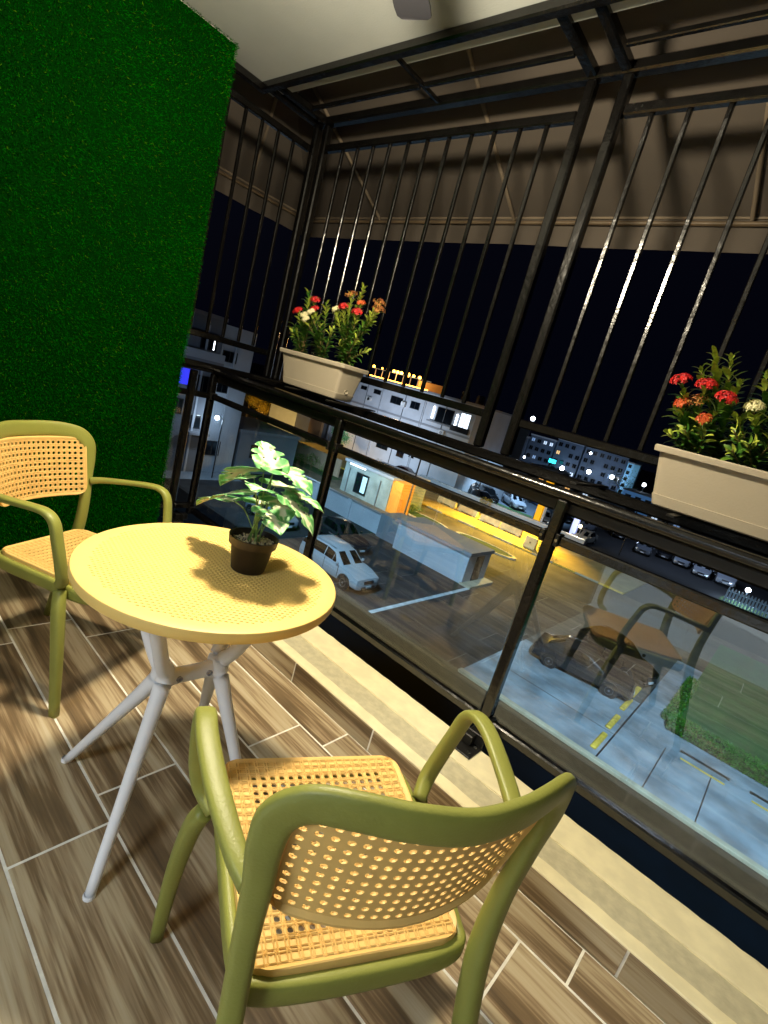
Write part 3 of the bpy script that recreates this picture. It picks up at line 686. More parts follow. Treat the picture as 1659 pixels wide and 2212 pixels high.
def shrub(label, base, tips, group, lean=.5, dens=1.0, young=0.25):
    """tips: (x,y,z,kind or '') – a stem from the base to each, leaves in pairs, flower head at the end"""
    t = thing('ixora_plant', label, 'flowering plant', base, group=group); B = Vector(base)
    for (x, y, z, k) in tips:
        T = Vector((x, y, z))-B; mid = Vector((T.x*.35+random.uniform(-.01, .01), T.y*.35, T.z*.5)); P = [Vector(p) for p in cr([(0, 0, -.01), tuple(mid), tuple(T)], 6)]
        MB().tube(P, [.0035*(1-.6*i/len(P)) for i in range(len(P))], 6).build('stem', STEM, t, True)
        L = T.length; n = max(4, int(L/.0115*dens))
        for i in range(n):
            u = .12+.88*(i+.5)/n; f_ = u*(len(P)-1); a = int(min(f_, len(P)-2)); p = P[a].lerp(P[a+1], f_-a); tg = (P[a+1]-P[a]).normalized(); s1, s2 = frame_of(tg)
            for sgn in (1, -1):
                if random.random() < .12: continue
                an = i*1.57+random.uniform(-.4, .4)+(0 if sgn > 0 else math.pi); rad = s1*math.cos(an)+s2*math.sin(an); up_ = .35+.5*u; d = (rad*(1-.35*u)+tg*up_).normalized()
                yv = d.cross(tg).normalized(); zv = d.cross(yv).normalized()*-1
                if zv.z < 0 and yv.length: yv, zv = -yv, -zv
                kind = 2 if (u > .72 and random.random() < young*2) else (1 if random.random() < .45 else 0)
                o = link('leaf', LEAVES[kind*3+random.randrange(3)], t); sc = random.uniform(.75, 1.15)*(1-.25*(u > .85))
                M = Matrix(((d.x*sc, yv.x*sc, zv.x*sc, p.x), (d.y*sc, yv.y*sc, zv.y*sc, p.y), (d.z*sc, yv.z*sc, zv.z*sc, p.z), (0, 0, 0, 1))); o.matrix_local = M
        if k:
            o = link('flower_head', FM[k], t); o.location = P[-1]; tg = (P[-1]-P[-2]).normalized(); o.rotation_mode = 'QUATERNION'; o.rotation_quaternion = Vector((0, 0, 1)).rotation_difference((tg+Vector((0, -.5, .3))).normalized())
    return t
gp = 'flowering shrubs in the window boxes'
shrub('bushy plant with red and white flowers at the left end of the left window box', (-2.44, 1.95, 1.325),
      [(-2.427, 1.95, 1.655, 'r'), (-2.545, 1.94, 1.58, 'r'), (-2.53, 1.97, 1.70, ''), (-2.60, 1.96, 1.48, ''), (-2.50, 1.90, 1.50, ''), (-2.46, 1.92, 1.56, 'w'), (-2.53, 1.97, 1.43, '')], gp, dens=.9)
shrub('twiggy plant with red and white flowers in the middle of the left window box', (-2.27, 1.95, 1.325),
      [(-2.388, 1.93, 1.60, 'r'), (-2.377, 1.90, 1.58, 'w'), (-2.393, 1.89, 1.535, 'w'), (-2.354, 1.97, 1.67, ''), (-2.30, 1.92, 1.53, ''), (-2.19, 1.92, 1.52, ''), (-2.25, 1.98, 1.56, '')], gp, dens=.8)
shrub('taller plant with orange fading flowers at the right end of the left window box', (-2.08, 1.95, 1.325),
      [(-2.145, 1.95, 1.71, 'f'), (-2.094, 1.97, 1.775, ''), (-2.071, 1.96, 1.68, 'o'), (-1.933, 1.96, 1.66, 'f'), (-2.158, 1.93, 1.64, 'r'), (-2.048, 1.93, 1.625, 'r'), (-2.215, 1.93, 1.62, 'w'), (-1.95, 1.97, 1.46, ''), (-2.0, 1.92, 1.50, ''), (-1.94, 1.96, 1.69, 'f'), (-2.1, 1.90, 1.46, ''), (-2.02, 1.98, 1.58, '')], gp, dens=.85, young=.5)
shrub('leafy plant with red flower heads at the left end of the right window box', (-.335, 1.94, 1.325),
      [(-.448, 1.91, 1.575, 'r'), (-.375, 1.92, 1.575, 'r'), (-.305, 1.90, 1.545, 'r'), (-.420, 1.90, 1.505, 'o'), (-.337, 1.88, 1.47, 'o'), (-.385, 1.92, 1.52, 'f'), (-.43, 1.91, 1.41, ''), (-.44, 1.93, 1.49, ''), (-.38, 1.88, 1.43, ''), (-.32, 1.88, 1.42, ''), (-.36, 1.96, 1.48, '')], gp)
shrub('tall yellow-green sprigs rising behind the red flowers in the right window box', (-.28, 1.98, 1.325),
      [(-.397, 1.97, 1.69, ''), (-.350, 1.97, 1.685, ''), (-.42, 1.97, 1.635, ''), (-.298, 1.97, 1.61, ''), (-.33, 1.99, 1.60, ''), (-.24, 1.97, 1.55, '')], gp, dens=1.1, young=.9)
shrub('dense dark green plant with a cream flower head at the right edge of the photo', (-.17, 1.94, 1.325),
      [(-.225, 1.90, 1.535, 'w'), (-.239, 1.98, 1.65, ''), (-.16, 1.97, 1.66, ''), (-.25, 1.89, 1.46, ''), (-.20, 1.88, 1.43, ''), (-.14, 1.88, 1.46, ''), (-.10, 1.90, 1.52, ''), (-.17, 1.91, 1.56, ''), (-.26, 1.93, 1.50, ''), (-.23, 1.87, 1.40, ''), (-.12, 1.94, 1.60, '')], gp, dens=1.15)

# ================================================================= THE STREET BELOW
GZ = -9.0
ASPH = mat('asphalt', '232529', .9, var=.5, scale=.9, bump=.4, bscale=30)
CONC = mat('concrete_apron', '7f878e', .85, var=.34, scale=.8, bump=.3, bscale=20)
ROADC = mat('worn_road', '4a4236', .9, var=.4, scale=.7, bump=.3, bscale=16)
LAWN = mat('lawn', '1d3a12', 1, var=.3, scale=1.5, bump=.9, bscale=25)
SIDE = mat('sidewalk', 'a08a50', .85, var=.12, scale=.8)
WW = mat('white_wall_paint', 'a9b0ba', .8, var=.08, scale=.6)
WG = mat('grey_wall_paint', '70767f', .8, var=.08, scale=.6)
YELL = mat('yellow_paint', 'cfa83a', .7, var=.25, scale=5)
WHT2 = mat('white_road_paint', 'bfc4c8', .7, var=.25, scale=3)
DARKF = mat('dark_window_frame', '101318', .4)
def sheetg(name, x0, x1, y0, y1, lvl, m, parent=None):
    """flat ground sheet, 'lvl' steps of 4 mm over the ground"""
    z = GZ+.004*lvl; o = MB().box(x0, x1, y0, y1, z-.003, z).build(name, m, parent, kind='structure' if parent is None else None); return o
MB().box(-400, 300, 1.8, 600, GZ-.3, GZ).build('ground', mat('bare_ground', '16181a', .95, var=.2, scale=.3), kind='structure')
sheetg('dark_yard', -60, 40, 2, 17.6, 1, mat('dark_yard', '010307', 1, spec=.1, var=.3, scale=1))  # near-black colour stands in for the shade close to the building
sheetg('parking_lot', -34, -8.1, 17.9, 29.5, 2, ASPH)
ap = sheetg('forecourt', -8.1, 14, 18.2, 24.6, 3, CONC); sheetg('driveway', -8.1, -2.3, 24.6, 40, 2, mat('driveway', '4a4a48', .9, var=.2, scale=.6, bump=.4, bscale=22))
sheetg('forecourt_walk', -2.3, -.6, 24.6, 33, 3, CONC)
sheetg('side_apron', -42, -34, 10, 24, 3, mat('blue_lit_apron', '8c96a0', .85, var=.12, scale=.5))  # bluish light is put into this copy of the concrete colour
sheetg('road', -60, 40, 33, 42.0, 1, ROADC); sheetg('far_road', -60, 40, 54.5, 72, 1, mat('dark_asphalt', '17191d', .9, var=.2, scale=.4))
MB().box(-60, -8, 42.15, 53, GZ, GZ+.12).build('sidewalk', SIDE, kind='structure')
# kerbs are real steps
KERB = mat('kerb_concrete', 'a39a84', .8, var=.15, scale=2)
for i in range(26):
    x = -60+2*i; MB().box(x+.01, x+1.99, 42.0, 42.15, GZ, GZ+.15, bev=.02).build('kerb_stone', YELL if i % 2 else KERB, bpy.data.objects['road'])
MB().box(-8.1, 14, 17.95, 18.2, GZ, GZ+.14, bev=.02).build('kerb_forecourt', KERB, kind='structure')
# forecourt joints, yellow blocks, strips
for x0, x1, y0, y1 in ((-2.33, -2.27, 18.25, 27.5), (-.72, -.68, 18.3, 22), (-8.0, -2.33, 20.6, 20.63), (.9, .94, 18.3, 22.2), (3.2, 3.24, 18.3, 23.4)): sheetg('joint', x0, x1, y0, y1, 4.2, DARKF, ap)
for yc in (17.9+1.55, 21.3, 23.25, 25.0): pass
for i, yc in enumerate((19.45, 21.45, 23.65, 25.4)):
    MB().box(-2.66-.06*i*1.2, -2.44-.06*i*1.2, yc-.72, yc+.72, GZ+.012, GZ+.13, bev=.04).build('wheel_stop', YELL, None); o = bpy.data.objects[-1] if False else None
for o in [o for o in bpy.data.objects if o.name.startswith('wheel_stop')]:
    k = sorted(q.name for q in bpy.data.objects if q.name.startswith('wheel_stop')).index(o.name)
    tag(o, ['nearest yellow concrete wheel stop on the blue-lit forecourt', 'second nearest yellow wheel stop on the forecourt, behind the first', 'yellow wheel stop beside the front wheel of the parked grey sedan', 'farthest yellow wheel stop, half hidden behind the black hatchback'][k], 'wheel stop', 'yellow wheel stops in a line')
for (x0, x1, lab) in ((-.15, 1.35, 'yellow and black edged drain channel on the forecourt, the left one'), (2.2, 4.2, 'yellow and black edged drain channel on the forecourt, cut off at the right edge')):
    d = thing('drain_channel', lab, 'drain', ((x0+x1)/2, 21.9, GZ), group='drain channels on the forecourt', world=True)
    MB().box(x0-.1, x1+.1, 22.35, 22.55, GZ+.013, GZ+.03).build('grating', DARKF, d); MB().box(x0, x1, 22.05, 22.35, GZ+.013, GZ+.026).build('concrete_lip', CONC, d)
    MB().box(x0, x1, 21.82, 21.92, GZ+.013, GZ+.03).build('yellow_edge', YELL, d)
sheetg('painted_line', -13.45, -13.2, 17.95, 29.4, 3, WHT2)
# right-hand lawn with a clipped hedge
sheetg('lawn', -1.0, 20, 24.6, 40.5, 5, mat('lit_lawn', '2f5a24', 1, var=.2, scale=1.2, bump=.8, bscale=30))  # brighter copy of the lawn green, with the light in its colour
HEDGE = leaf_mat('hedge_leaf', '15400c', '3f7f1c')
def hedge(x0, x1, y0, y1, h, label, n, group='clipped hedges round the lawn'):
    t = thing('hedge', label, 'hedge', ((x0+x1)/2, (y0+y1)/2, GZ), group=group, world=True)
    MB().box(x0+.06, x1-.06, y0+.06, y1-.06, GZ, GZ+h*.88).build('branches', mat('hedge_core', '0c1f08', 1), t)
    P = np.stack([rng.uniform(x0, x1, n), rng.uniform(y0, y1, n), GZ+h*rng.uniform(.1, 1.0, n)], 1)
    f_ = rng.integers(0, 3, n); P[f_ == 0, 2] = GZ+h*rng.uniform(.86, 1.04, (f_ == 0).sum()); P[f_ == 1, 1] = y0+rng.uniform(-.04, .06, (f_ == 1).sum()); k = f_ == 2; P[k, 0] = np.where(rng.random(k.sum()) < .5, x0, x1)+rng.uniform(-.05, .05, k.sum())
    leaf_cloud(P, .10, HEDGE, 'foliage', t, off=((x0+x1)/2, (y0+y1)/2, GZ)); return t
hedge(-1.0, 6, 23.55, 24.35, .55, 'bright green clipped hedge along the near side of the dark lawn', 9000)
hedge(-1.35, -.9, 24.4, 30.5, .32, 'low green hedge running away along the left side of the lawn', 3500)

# ---------------------------------------------------------------- cars
def wheel(par, x, y, r, w_, side):
    wh = MB().lathe([(r*.60, -w_/2), (r*.92, -w_/2), (r, -w_/2+.03), (r, w_/2-.03), (r*.92, w_/2), (r*.60, w_/2)], (x, y, r), 20, 'Y').build('wheel', MATS['tyre'], par, 40)
    m = MB(); yy = y+side*w_*.42
    m.lathe([(r*.60, -.01*side), (r*.56, .012*side), (r*.52, 0)], (x, yy, r), 20, 'Y')
    for k in range(5):
        a = k*1.2566; c, s_ = math.cos(a), math.sin(a)
        m.v += [(x+c*r*.12-s_*r*.09, yy, r+s_*r*.12+c*r*.09), (x+c*r*.56-s_*r*.05, yy, r+s_*r*.56+c*r*.05), (x+c*r*.56+s_*r*.05, yy, r+s_*r*.56-c*r*.05), (x+c*r*.12+s_*r*.09, yy, r+s_*r*.12-c*r*.09)]
        o = len(m.v)-4; m.f.append((o, o+1, o+2, o+3))
    m.lathe([(0, .012*side), (r*.15, .008*side), (r*.17, 0)], (x, yy, r), 12, 'Y')
    rm = m.build('rim', RIM, wh, None, off=(0, 0, 0))
def car(label, loc, rz, col, kind='sedan', group=None, lights=False, plate=True):
    t = thing('parked_car', label, 'car', loc, math.radians(rz), group)
    cm = mat('car_paint_'+col, col, .18, metal=.35, spec=.8)
    # stations: x, belt z, roof z (None = no greenhouse), half width at belt, half width at the roof
    if kind == 'sedan':
        S = [(2.30, .52, None, .62), (2.22, .66, None, .78), (1.6, .80, None, .86), (.95, .90, None, .88), (.25, .93, 1.36, .89), (-.25, .94, 1.45, .90), (-1.0, .95, 1.42, .89), (-1.72, .98, None, .86), (-2.15, .96, None, .80), (-2.28, .72, None, .70)]; wb = (1.38, -1.36); wr = .32; roofx = [(.95, .90), (.25, 1.36), (-.25, 1.45), (-1.0, 1.42), (-1.72, .98)]
    elif kind == 'hatch':
        S = [(2.0, .56, None, .60), (1.92, .72, None, .76), (1.4, .88, None, .84), (.95, .95, None, .86), (.25, .97, 1.46, .87), (-.4, .99, 1.55, .87), (-1.35, 1.02, 1.50, .85), (-1.86, 1.04, None, .80), (-1.96, .80, None, .72)]; wb = (1.22, -1.25); wr = .32
    else:
        S = [(2.38, .66, None, .66), (2.30, .84, None, .84), (1.65, 1.02, None, .92), (1.05, 1.10, None, .94), (.35, 1.14, 1.62, .95), (-.3, 1.15, 1.74, .95), (-1.6, 1.16, 1.70, .94), (-2.2, 1.18, 1.45, .90), (-2.36, .95, None, .82)]; wb = (1.45, -1.42); wr = .38
    zb = .26 if kind != 'suv' else .34
    R = []
    for (x, zbelt, zr, hw) in S:
        top = zr if zr else zbelt+.015; rw = hw*.80 if zr else hw*.80; zt = top
        R.append([(x, -hw*.92, zb), (x, -hw, zb+.12), (x, -hw, zbelt-.18), (x, -hw*.965, zbelt), (x, -rw, zt-(.06 if zr else 0)), (x, -rw*.86, zt), (x, 0, zt+.02), (x, rw*.86, zt), (x, rw, zt-(.06 if zr else 0)), (x, hw*.965, zbelt), (x, hw, zbelt-.18), (x, hw, zb+.12), (x, hw*.92, zb)])
    MB().rings(R).build('body', cm, t, 38)
    # glass: offset quads over the greenhouse
    G = []; V = []; F = []
    gx = [(s_, r_) for s_, r_ in zip(S, R) if s_[2]]; i0 = S.index(gx[0][0]); i1 = S.index(gx[-1][0])
    def quad(nm, pts, dn):
        c = sum((Vector(p) for p in pts), Vector())/4; q = [c+(Vector(p)-c)*.93+Vector(dn)*.012 for p in pts]; MB().add([tuple(p) for p in q]+[tuple(p-Vector(dn)*.02) for p in q], [(0, 1, 2, 3), (0, 4, 5, 1), (1, 5, 6, 2), (2, 6, 7, 3), (3, 7, 4, 0)]).build(nm, CARGL, t)
    a, b_ = R[i0-1], R[i0]; quad('windscreen', [a[4], b_[5], b_[7], a[8]], (.6, 0, .8)); a, b_ = R[i1], R[i1+1]; quad('rear_window', [a[5], b_[4], b_[8], a[7]], (-.6, 0, .8))
    for sd in (0, 1):
        ix = (3, 4) if sd == 0 else (9, 8); dn = (0, -1 if sd == 0 else 1, .3)
        for i in range(i0, i1): quad('side_window', [R[i][ix[0]], R[i+1][ix[0]], R[i+1][ix[1]], R[i][ix[1]]], dn)
        a, b_ = R[i0-1], R[i0]; m_ = (Vector(a[ix[0]])+Vector(b_[ix[0]]))/2; quad('quarter_window', [tuple(m_), b_[ix[0]], b_[ix[1]], tuple((m_*.6+Vector(b_[ix[1]])*.4))], dn)
    hwid = S[1][3]; xf = S[1][0]; zf = S[1][1]
    for sg in (-1, 1):
        MB().box(xf-.10, xf+.045, sg*hwid*.60-.16, sg*hwid*.60+.16, zf-.19, zf-.06, bev=.02).build('headlight', mat('headlight_glass', 'c8d0d8', .1, metal=.4), t)
        xr_ = S[-2][0]; MB().box(xr_-.05, xr_+.06, sg*S[-2][3]*.72-.13, sg*S[-2][3]*.72+.13, S[-2][1]-.24, S[-2][1]-.08, bev=.02).build('tail_light', mat('tail_red', '6a0c10', .2), t)
        MB().box(.72, .86, sg*.93-.06+.06*sg, sg*.93+.06+.06*sg, S[4][1]-.02, S[4][1]+.12, bev=.02).build('mirror', cm, t)
        for wx in wb:
            MB().lathe([(0, -.02), (wr*1.18, -.02), (wr*1.18, .02), (0, .02)], (wx, sg*(S[3][3]-.012), wr+.02), 20, 'Y').build('wheel_arch', DARKF, t); wheel(t, wx, sg*(S[3][3]-.08), wr, .2, sg)
    MB().box(xf, xf+.105, -.36, .36, zf-.24, zf-.07, bev=.02).build('grille', DARKF, t); MB().box(xf+.03, xf+.145, -.5, .5, zb+.02, zb+.13, bev=.02).build('lower_grille', DARKF, t)
    if plate: MB().box(xf+.105, xf+.150, -.2, .2, zb+.06, zb+.17).build('number_plate', WHT2, t)
    for sg in (-1, 1):
        for xx in (.92, -.18, -1.22): MB().box(xx-.012, xx+.012, sg*(S[4][3]+.0)-.012, sg*(S[4][3])+.012, zb+.14, S[4][1]-.03).build('door_seam', DARKF, t)
        for xx in (.02, -1.02): MB().box(xx-.09, xx+.09, sg*(S[4][3]+.012)-.012, sg*(S[4][3]+.012)+.012, S[4][1]-.2, S[4][1]-.165).build('door_handle', cm, t)
    if kind == 'suv':
        for sg in (-1, 1): MB().tube([(.2, sg*.66, 1.74), (-1.9, sg*.66, 1.74)], .018, 6).build('roof_rail', RIM, t)
    return t
g1 = 'cars parked near the building'; g2 = 'cars parked across the street'
car('white SUV with dark glass parked facing right, nearest the table edge', (-17.2, 19.2, GZ), 0, 'b9c0c8', 'suv', g1)
car('dark shiny sedan parked behind the white SUV', (-21.3, 23.3, GZ), -6, '2a2d33', 'sedan', g1)
car('pale car mostly hidden behind the potted plant', (-25.3, 20.6, GZ), 0, '9aa8b8', 'hatch', g1)
car('dark grey sedan parked on the forecourt behind the right glass pane', (-5.0, 24.0, GZ), 10, '24272c', 'sedan', g1)
car('black hatchback parked behind the grey sedan beside the yellow wheel stops', (-4.4, 27.2, GZ), -18, '101216', 'hatch', g1)
car('black SUV in the lit lot beyond the long low wall', (-30.5, 58.5, GZ), -40, '08090b', 'suv', g2)
car('white roofed SUV standing between a black SUV and a blue car', (-28.0, 61.5, GZ), -40, '8e98a6', 'suv', g2)
car('second black car nearest the low wall in the lit lot', (-29.5, 55.6, GZ), -40, '0b0c10', 'sedan', g2)
car('blue hatchback in the lit lot, farthest behind', (-28.2, 70.5, GZ), -20, '2d5f9a', 'hatch', g2)
car('dark red car at the lot entrance beside the pillar', (-38.0, 50.5, GZ+.12), 10, '4a1712', 'sedan', g2)
car('white sedan parked nose-on beside the dark road', (-19.5, 65, GZ), -95, '7f8794', 'sedan', g2)
car('silver sedan nearest the street lamp, its front towards the balcony', (-16.6, 56.5, GZ), -92, '8b8a88', 'sedan', g2)
car('long white van parked along the far side of the dark road', (-14.2, 73, GZ), -30, '8e98a8', 'suv', g2)
car('small grey car in front of the long white van', (-12.2, 65, GZ), -80, '5f6671', 'hatch', g2)
car('first white car in the row before the picket fence', (-8.3, 67, GZ), -85, '8e97a4', 'hatch', g2)
car('middle white car in the row before the picket fence', (-6.0, 65.5, GZ), -85, '9aa3b0', 'sedan', g2)
car('white SUV closest to the white picket fence', (-3.7, 65.5, GZ), -85, 'a4adba', 'suv', g2)

# ---------------------------------------------------------------- buildings and street furniture
def win(par, P0, P1, axis='Y', plane=0, lit=None, bars=False, d=.06, nm='window', pm=PANE):
    """window on a facade: axis 'Y' faces -Y at y=plane, axis 'X' faces +X at x=plane; P=(u,z)"""
    u0, u1 = sorted((P0[0], P1[0])); z0, z1 = sorted((P0[1], P1[1])); fr = .07
    def B(u0, u1, z0, z1, a, b_): return MB().box(u0, u1, plane-b_, plane-a, z0, z1) if axis == 'Y' else MB().box(plane+a, plane+b_, u0, u1, z0, z1)
    m = B(u0, u1, z0, z0+fr, .002, d); 
    for q in ((u0, u1, z1-fr, z1), (u0, u0+fr, z0+fr, z1-fr), (u1-fr, u1, z0+fr, z1-fr), ((u0+u1)/2-fr/2, (u0+u1)/2+fr/2, z0+fr, z1-fr)): 
        b2 = B(q[0], q[1], q[2], q[3], .002, d); m.add(b2.v, b2.f)
    f = m.build(nm, DARKF, par, None); B(u0+fr, u1-fr, z0+fr, z1-fr, .002, .03).build('pane', lit or pm, f, None, off=tuple(par.get('_o', (0, 0, 0))))
    return f
LIT = mat('lit_window_white', 'e8f2ff', .5, emit='dfeeff', estr=2.2); LITW = mat('lit_window_warm', 'ffe0b0', .5, emit='ffca7a', estr=2.0)
BLUEP = mat('blue_lit_panel', '2a30c0', .5, emit='3a40ff', estr=.9); TUBE = mat('white_light_tube', 'ffffff', .5, emit='e8f4ff', estr=7)
AMB = mat('amber_lamp', 'ffd080', .5, emit='ffb040', estr=14); CYAN = mat('cyan_sign_light', '40f0ff', .5, emit='30e8ff', estr=3.2); PURP = mat('purple_light_tube', 'c080ff', .5, emit='c070ff', estr=8)
ORW = mat('orange_wall_paint', 'b5761f', .8, var=.1, scale=1); LAMPW = mat('street_lamp_glow', 'ffffff', .5, emit='eaf4ff', estr=30); LAMPY = mat('amber_street_glow', 'ffffff', .5, emit='ffd890', estr=22)  # ORW: orange light on the walls is put into the base colour
SLAB = mat('slab_concrete', '7c8088', .8)
def B_(name, label, x0, x1, y0, y1, z1, m=WW, group='houses beyond the balcony', cat='building', roof=True):
    t = thing(name, label, cat, ((x0+x1)/2, (y0+y1)/2, GZ), group=group, world=True); MB().box(x0, x1, y0, y1, GZ, z1-.25).build('wall', m, t)
    if roof: MB().box(x0-.12, x1+.12, y0-.12, y1+.12, z1-.248, z1).build('roof', SLAB, t)
    return t
# left block, facing right
t = B_('apartment_block', 'dark bluish apartment block at the left beside the grass wall, its balconies stacked', -46, -36, 8, 21.2, 3.0, WG)
MB().box(-46, -36.4, 21.2, 24.3, GZ, 2.6).build('side_wing', WW, t); MB().box(-36.0, -35.2, 12, 21.2, 1.35, 1.55).build('balcony_slab', SLAB, t); MB().box(-35.25, -35.2, 12, 21.2, -.25, .35).build('balcony_wall', WW, t); MB().box(-36, -35.2, 12, 21.2, -.45, -.25).build('balcony_slab', SLAB, t)
win(t, (19.5, .45), (20.8, 1.25), 'X', -36); win(t, (21.6, -.1), (22.9, .75), 'X', -36.4); MB().box(-36.0, -35.95, 20.55, 20.62, .5, 1.2).build('light_tube', TUBE, t)
MB().box(-36.0, -35.94, 17.8, 19.5, -2.35, -1.2).build('blue_lit_panel', BLUEP, t); win(t, (19.75, -2.7), (20.7, -1.45), 'X', -36); win(t, (21.4, -2.5), (22.8, -1.6), 'X', -36.4)  # glowing panel stands in for a blue-lit balcony
win(t, (19.6, -5.5), (20.6, -4.4), 'X', -36); win(t, (18.2, -4.6), (19.0, -3.4), 'X', -36); win(t, (21.5, -7.6), (22.9, -6.4), 'X', -36.4)
for y0 in (18.0, 19.9, 21.4, 22.6): MB().box(-36.35 if y0 > 21 else -36, -36.28 if y0 > 21 else -35.93, y0, y0+.16, GZ, 2.2).build('pilaster', WW, t)
for z in (-3.0, -5.9): MB().box(-35.95, -35.3, 19.5, 21.2, z, z+.18).build('balcony_slab', SLAB, t)
t = B_('garage_building', 'low grey house with a sloping roof edge behind the left glass panes', -44, -36.6, 24.8, 31, -5.2, WG); win(t, (26, -7.6), (27.6, -6.4), 'X', -36.6)
t2 = B_('far_tower_block', 'narrow dim block far behind the left apartment block', -60, -54, 44.5, 47, 1.8, WG); win(t2, (-57.5, 0), (-56, 1), 'Y', 44.5)
# complex with the terrace, facade at Y=55
t = B_('terrace_building', 'long white building with an amber-lit roof terrace along its top', -58.5, -33.4, 55, 66, 2.35, WW)
MB().box(-62, -58.5, 55.6, 66, GZ, -1.0).build('side_wing', WG, t)
for x0, x1, z0, z1, L in ((-53.8, -52.6, .15, .7, 0), (-51.1, -49.7, .05, .7, 0), (-47.6, -45.4, -.55, .5, 0), (-43.9, -42.3, -.45, .55, 0), (-53.9, -52.8, -6.35, -5.75, 1), (-51.1, -50.0, -6.35, -5.75, 1), (-48, -45.8, -7.1, -5.9, 0), (-44, -42.7, -7.3, -5.9, 0), (-41.8, -40.9, -6.8, -5.9, 0)): win(t, (x0, z0), (x1, z1), 'Y', 55, LIT if L else None)
MB().box(-40.2, -35.9, 54.4, 55, -1.35, -1.15).build('balcony_slab', SLAB, t); win(t, (-39.3, -1.1), (-36.6, .8), 'Y', 55); MB().box(-39.9, -39.75, 54.85, 54.99, -.9, .7).build('light_tube', TUBE, t); MB().box(-36.1, -35.95, 54.85, 54.99, -1.1, .5).build('light_tube', TUBE, t)
win(t, (-35.6, -1.0), (-34.0, .9), 'Y', 55, LIT); MB().box(-36.2, -33.4, 54.3, 54.36, -1.6, -.9).build('balcony_rail', DARKF, t)
for x in (-58.5, -49.4, -41.6, -33.6): MB().box(x, x+.25, 54.9, 55, GZ, 2.1).build('pilaster', WW, t)
MB().box(-58.5, -33.4, 54.85, 55, -2.1, -1.85).build('cornice', SLAB, t); MB().box(-45.3, -44.6, 54.6, 55, -.6, .1).build('air_conditioner', WHT2, t)
m = MB(); 
for i in range(9): m.box(-53.5+1.35*i, -53.42+1.35*i, 55.3, 55.38, 2.36, 3.55)
m.box(-53.6, -41.8, 55.32, 55.36, 3.5, 3.58).build('terrace_rail', mat('terrace_rail', 'c9b28a', .6), t); MB().box(-53.4, -41.9, 55.12, 55.2, 2.362, 2.45).build('light_strip', AMB, t)
for i, (x, s_) in enumerate(((-52.9, .2), (-51.2, .12), (-50.3, .12), (-48.9, .22), (-48.2, .22), (-47.5, .24), (-46.3, .34), (-45.2, .2), (-44.1, .22))): MB().lathe([(.01, -s_), (s_*.75, -s_*.7), (s_, 0), (s_*.75, s_*.7), (.01, s_)], (x, 55.6, 3.75), 10).build('lamp_globe', AMB, t)
MB().box(-46, -41.2, 58, 58.2, 2.36, 3.5).build('terrace_wall', mat('terrace_wall', 'a5793a', .8), t)
light('POINT', 'terrace_glow', (-47, 56.5, 3.6), 900, (1, .68, .3), .5)
t = B_('orange_corner_house', 'house end painted orange with dark windows and a pale gutter, behind the fence wall', -72.4, -60.4, 55.1, 62, -3.6, mat('peach_wall', 'b08a62', .8))
MB().box(-72.3, -68.2, 54.75, 55.1, GZ, -4.2).build('orange_bay', ORW, t); win(t, (-71.0, -7.2), (-69.2, -6.2), 'Y', 54.75); win(t, (-65.6, -6.5), (-64.3, -5.9), 'Y', 55.1); win(t, (-62.6, -6.6), (-61.4, -6.0), 'Y', 55.1); MB().box(-66.9, -66.3, 54.9, 55.1, GZ, -4).build('downpipe', WHT2, t)
light('SPOT', 'orange_wall_light', (-70, 50, -5.0), 3500, (1, .66, .22), .2, target=(-70, 55, -7.5), spot_size=math.radians(110), spot_blend=.7)
# guard house with a dark door, concrete, amber lit flank
t = B_('gatehouse', 'flat-roofed concrete gatehouse with an open dark door and an orange-lit corner', -32.9, -26.9, 34.2, 39.5, -5.9, mat('rough_concrete', '6f7a78', .9, var=.25, scale=.8, bump=.6, bscale=6))
f = win(t, (-31.2, -8.6), (-29.6, -6.7), 'Y', 34.2); MB().box(-30.3, -29.75, 34.10, 34.135, -8.4, -6.9).build('lit_opening', mat('dim_lit', '9fc4d6', .5, emit='9fd0e8', estr=.5), t); MB().box(-26.9, -25.7, 34.3, 36, GZ, -6.1).build('orange_corner', ORW, t)
MB().box(-32.2, -30.2, 34.0, 34.08, -6.25, -6.17).build('light_tube', TUBE, t)
light('SPOT', 'gatehouse_light', (-24, 31, -5.2), 2500, (1, .70, .3), .2, target=(-26.4, 35, -7.6), spot_size=math.radians(90), spot_blend=.6)
# long white wall and the white guard booth
t = thing('boundary_wall', 'pale blue-white boundary wall with piers running behind the parked cars', 'wall', (-25, 28, GZ), world=True)
MB().box(-32, -21.9, 27.9, 28.1, GZ, GZ+1.5).build('wall_panel', WW, t)
for x in (-29.5, -25.6, -22.1): MB().box(x, x+.4, 27.8, 27.9, GZ, GZ+1.6).build('pier', WW, t)
MB().box(-32, -21.7, 27.84, 28.16, GZ+1.502, GZ+1.6).build('coping', SLAB, t)
t = B_('guard_booth', 'long white booth with a dark doorway at its right-hand end', -19.8, -13.9, 27.1, 29.9, -6.85, WW); MB().box(-21.9, -19.8, 27.6, 29.9, GZ, -7.25).build('low_wing', WG, t)
f = MB().box(-13.9, -13.84, 28.1, 29.0, GZ+.15, -7.2).build('door', DARKF, t); MB().box(-13.84, -13.8, 28.85, 28.9, -8.1, -8.0).build('handle', RIM, f, None, off=tuple(t['_o'])); MB().box(-14.0, -13.2, 27.0, 30.0, GZ, GZ+.14).build('step', KERB, t)
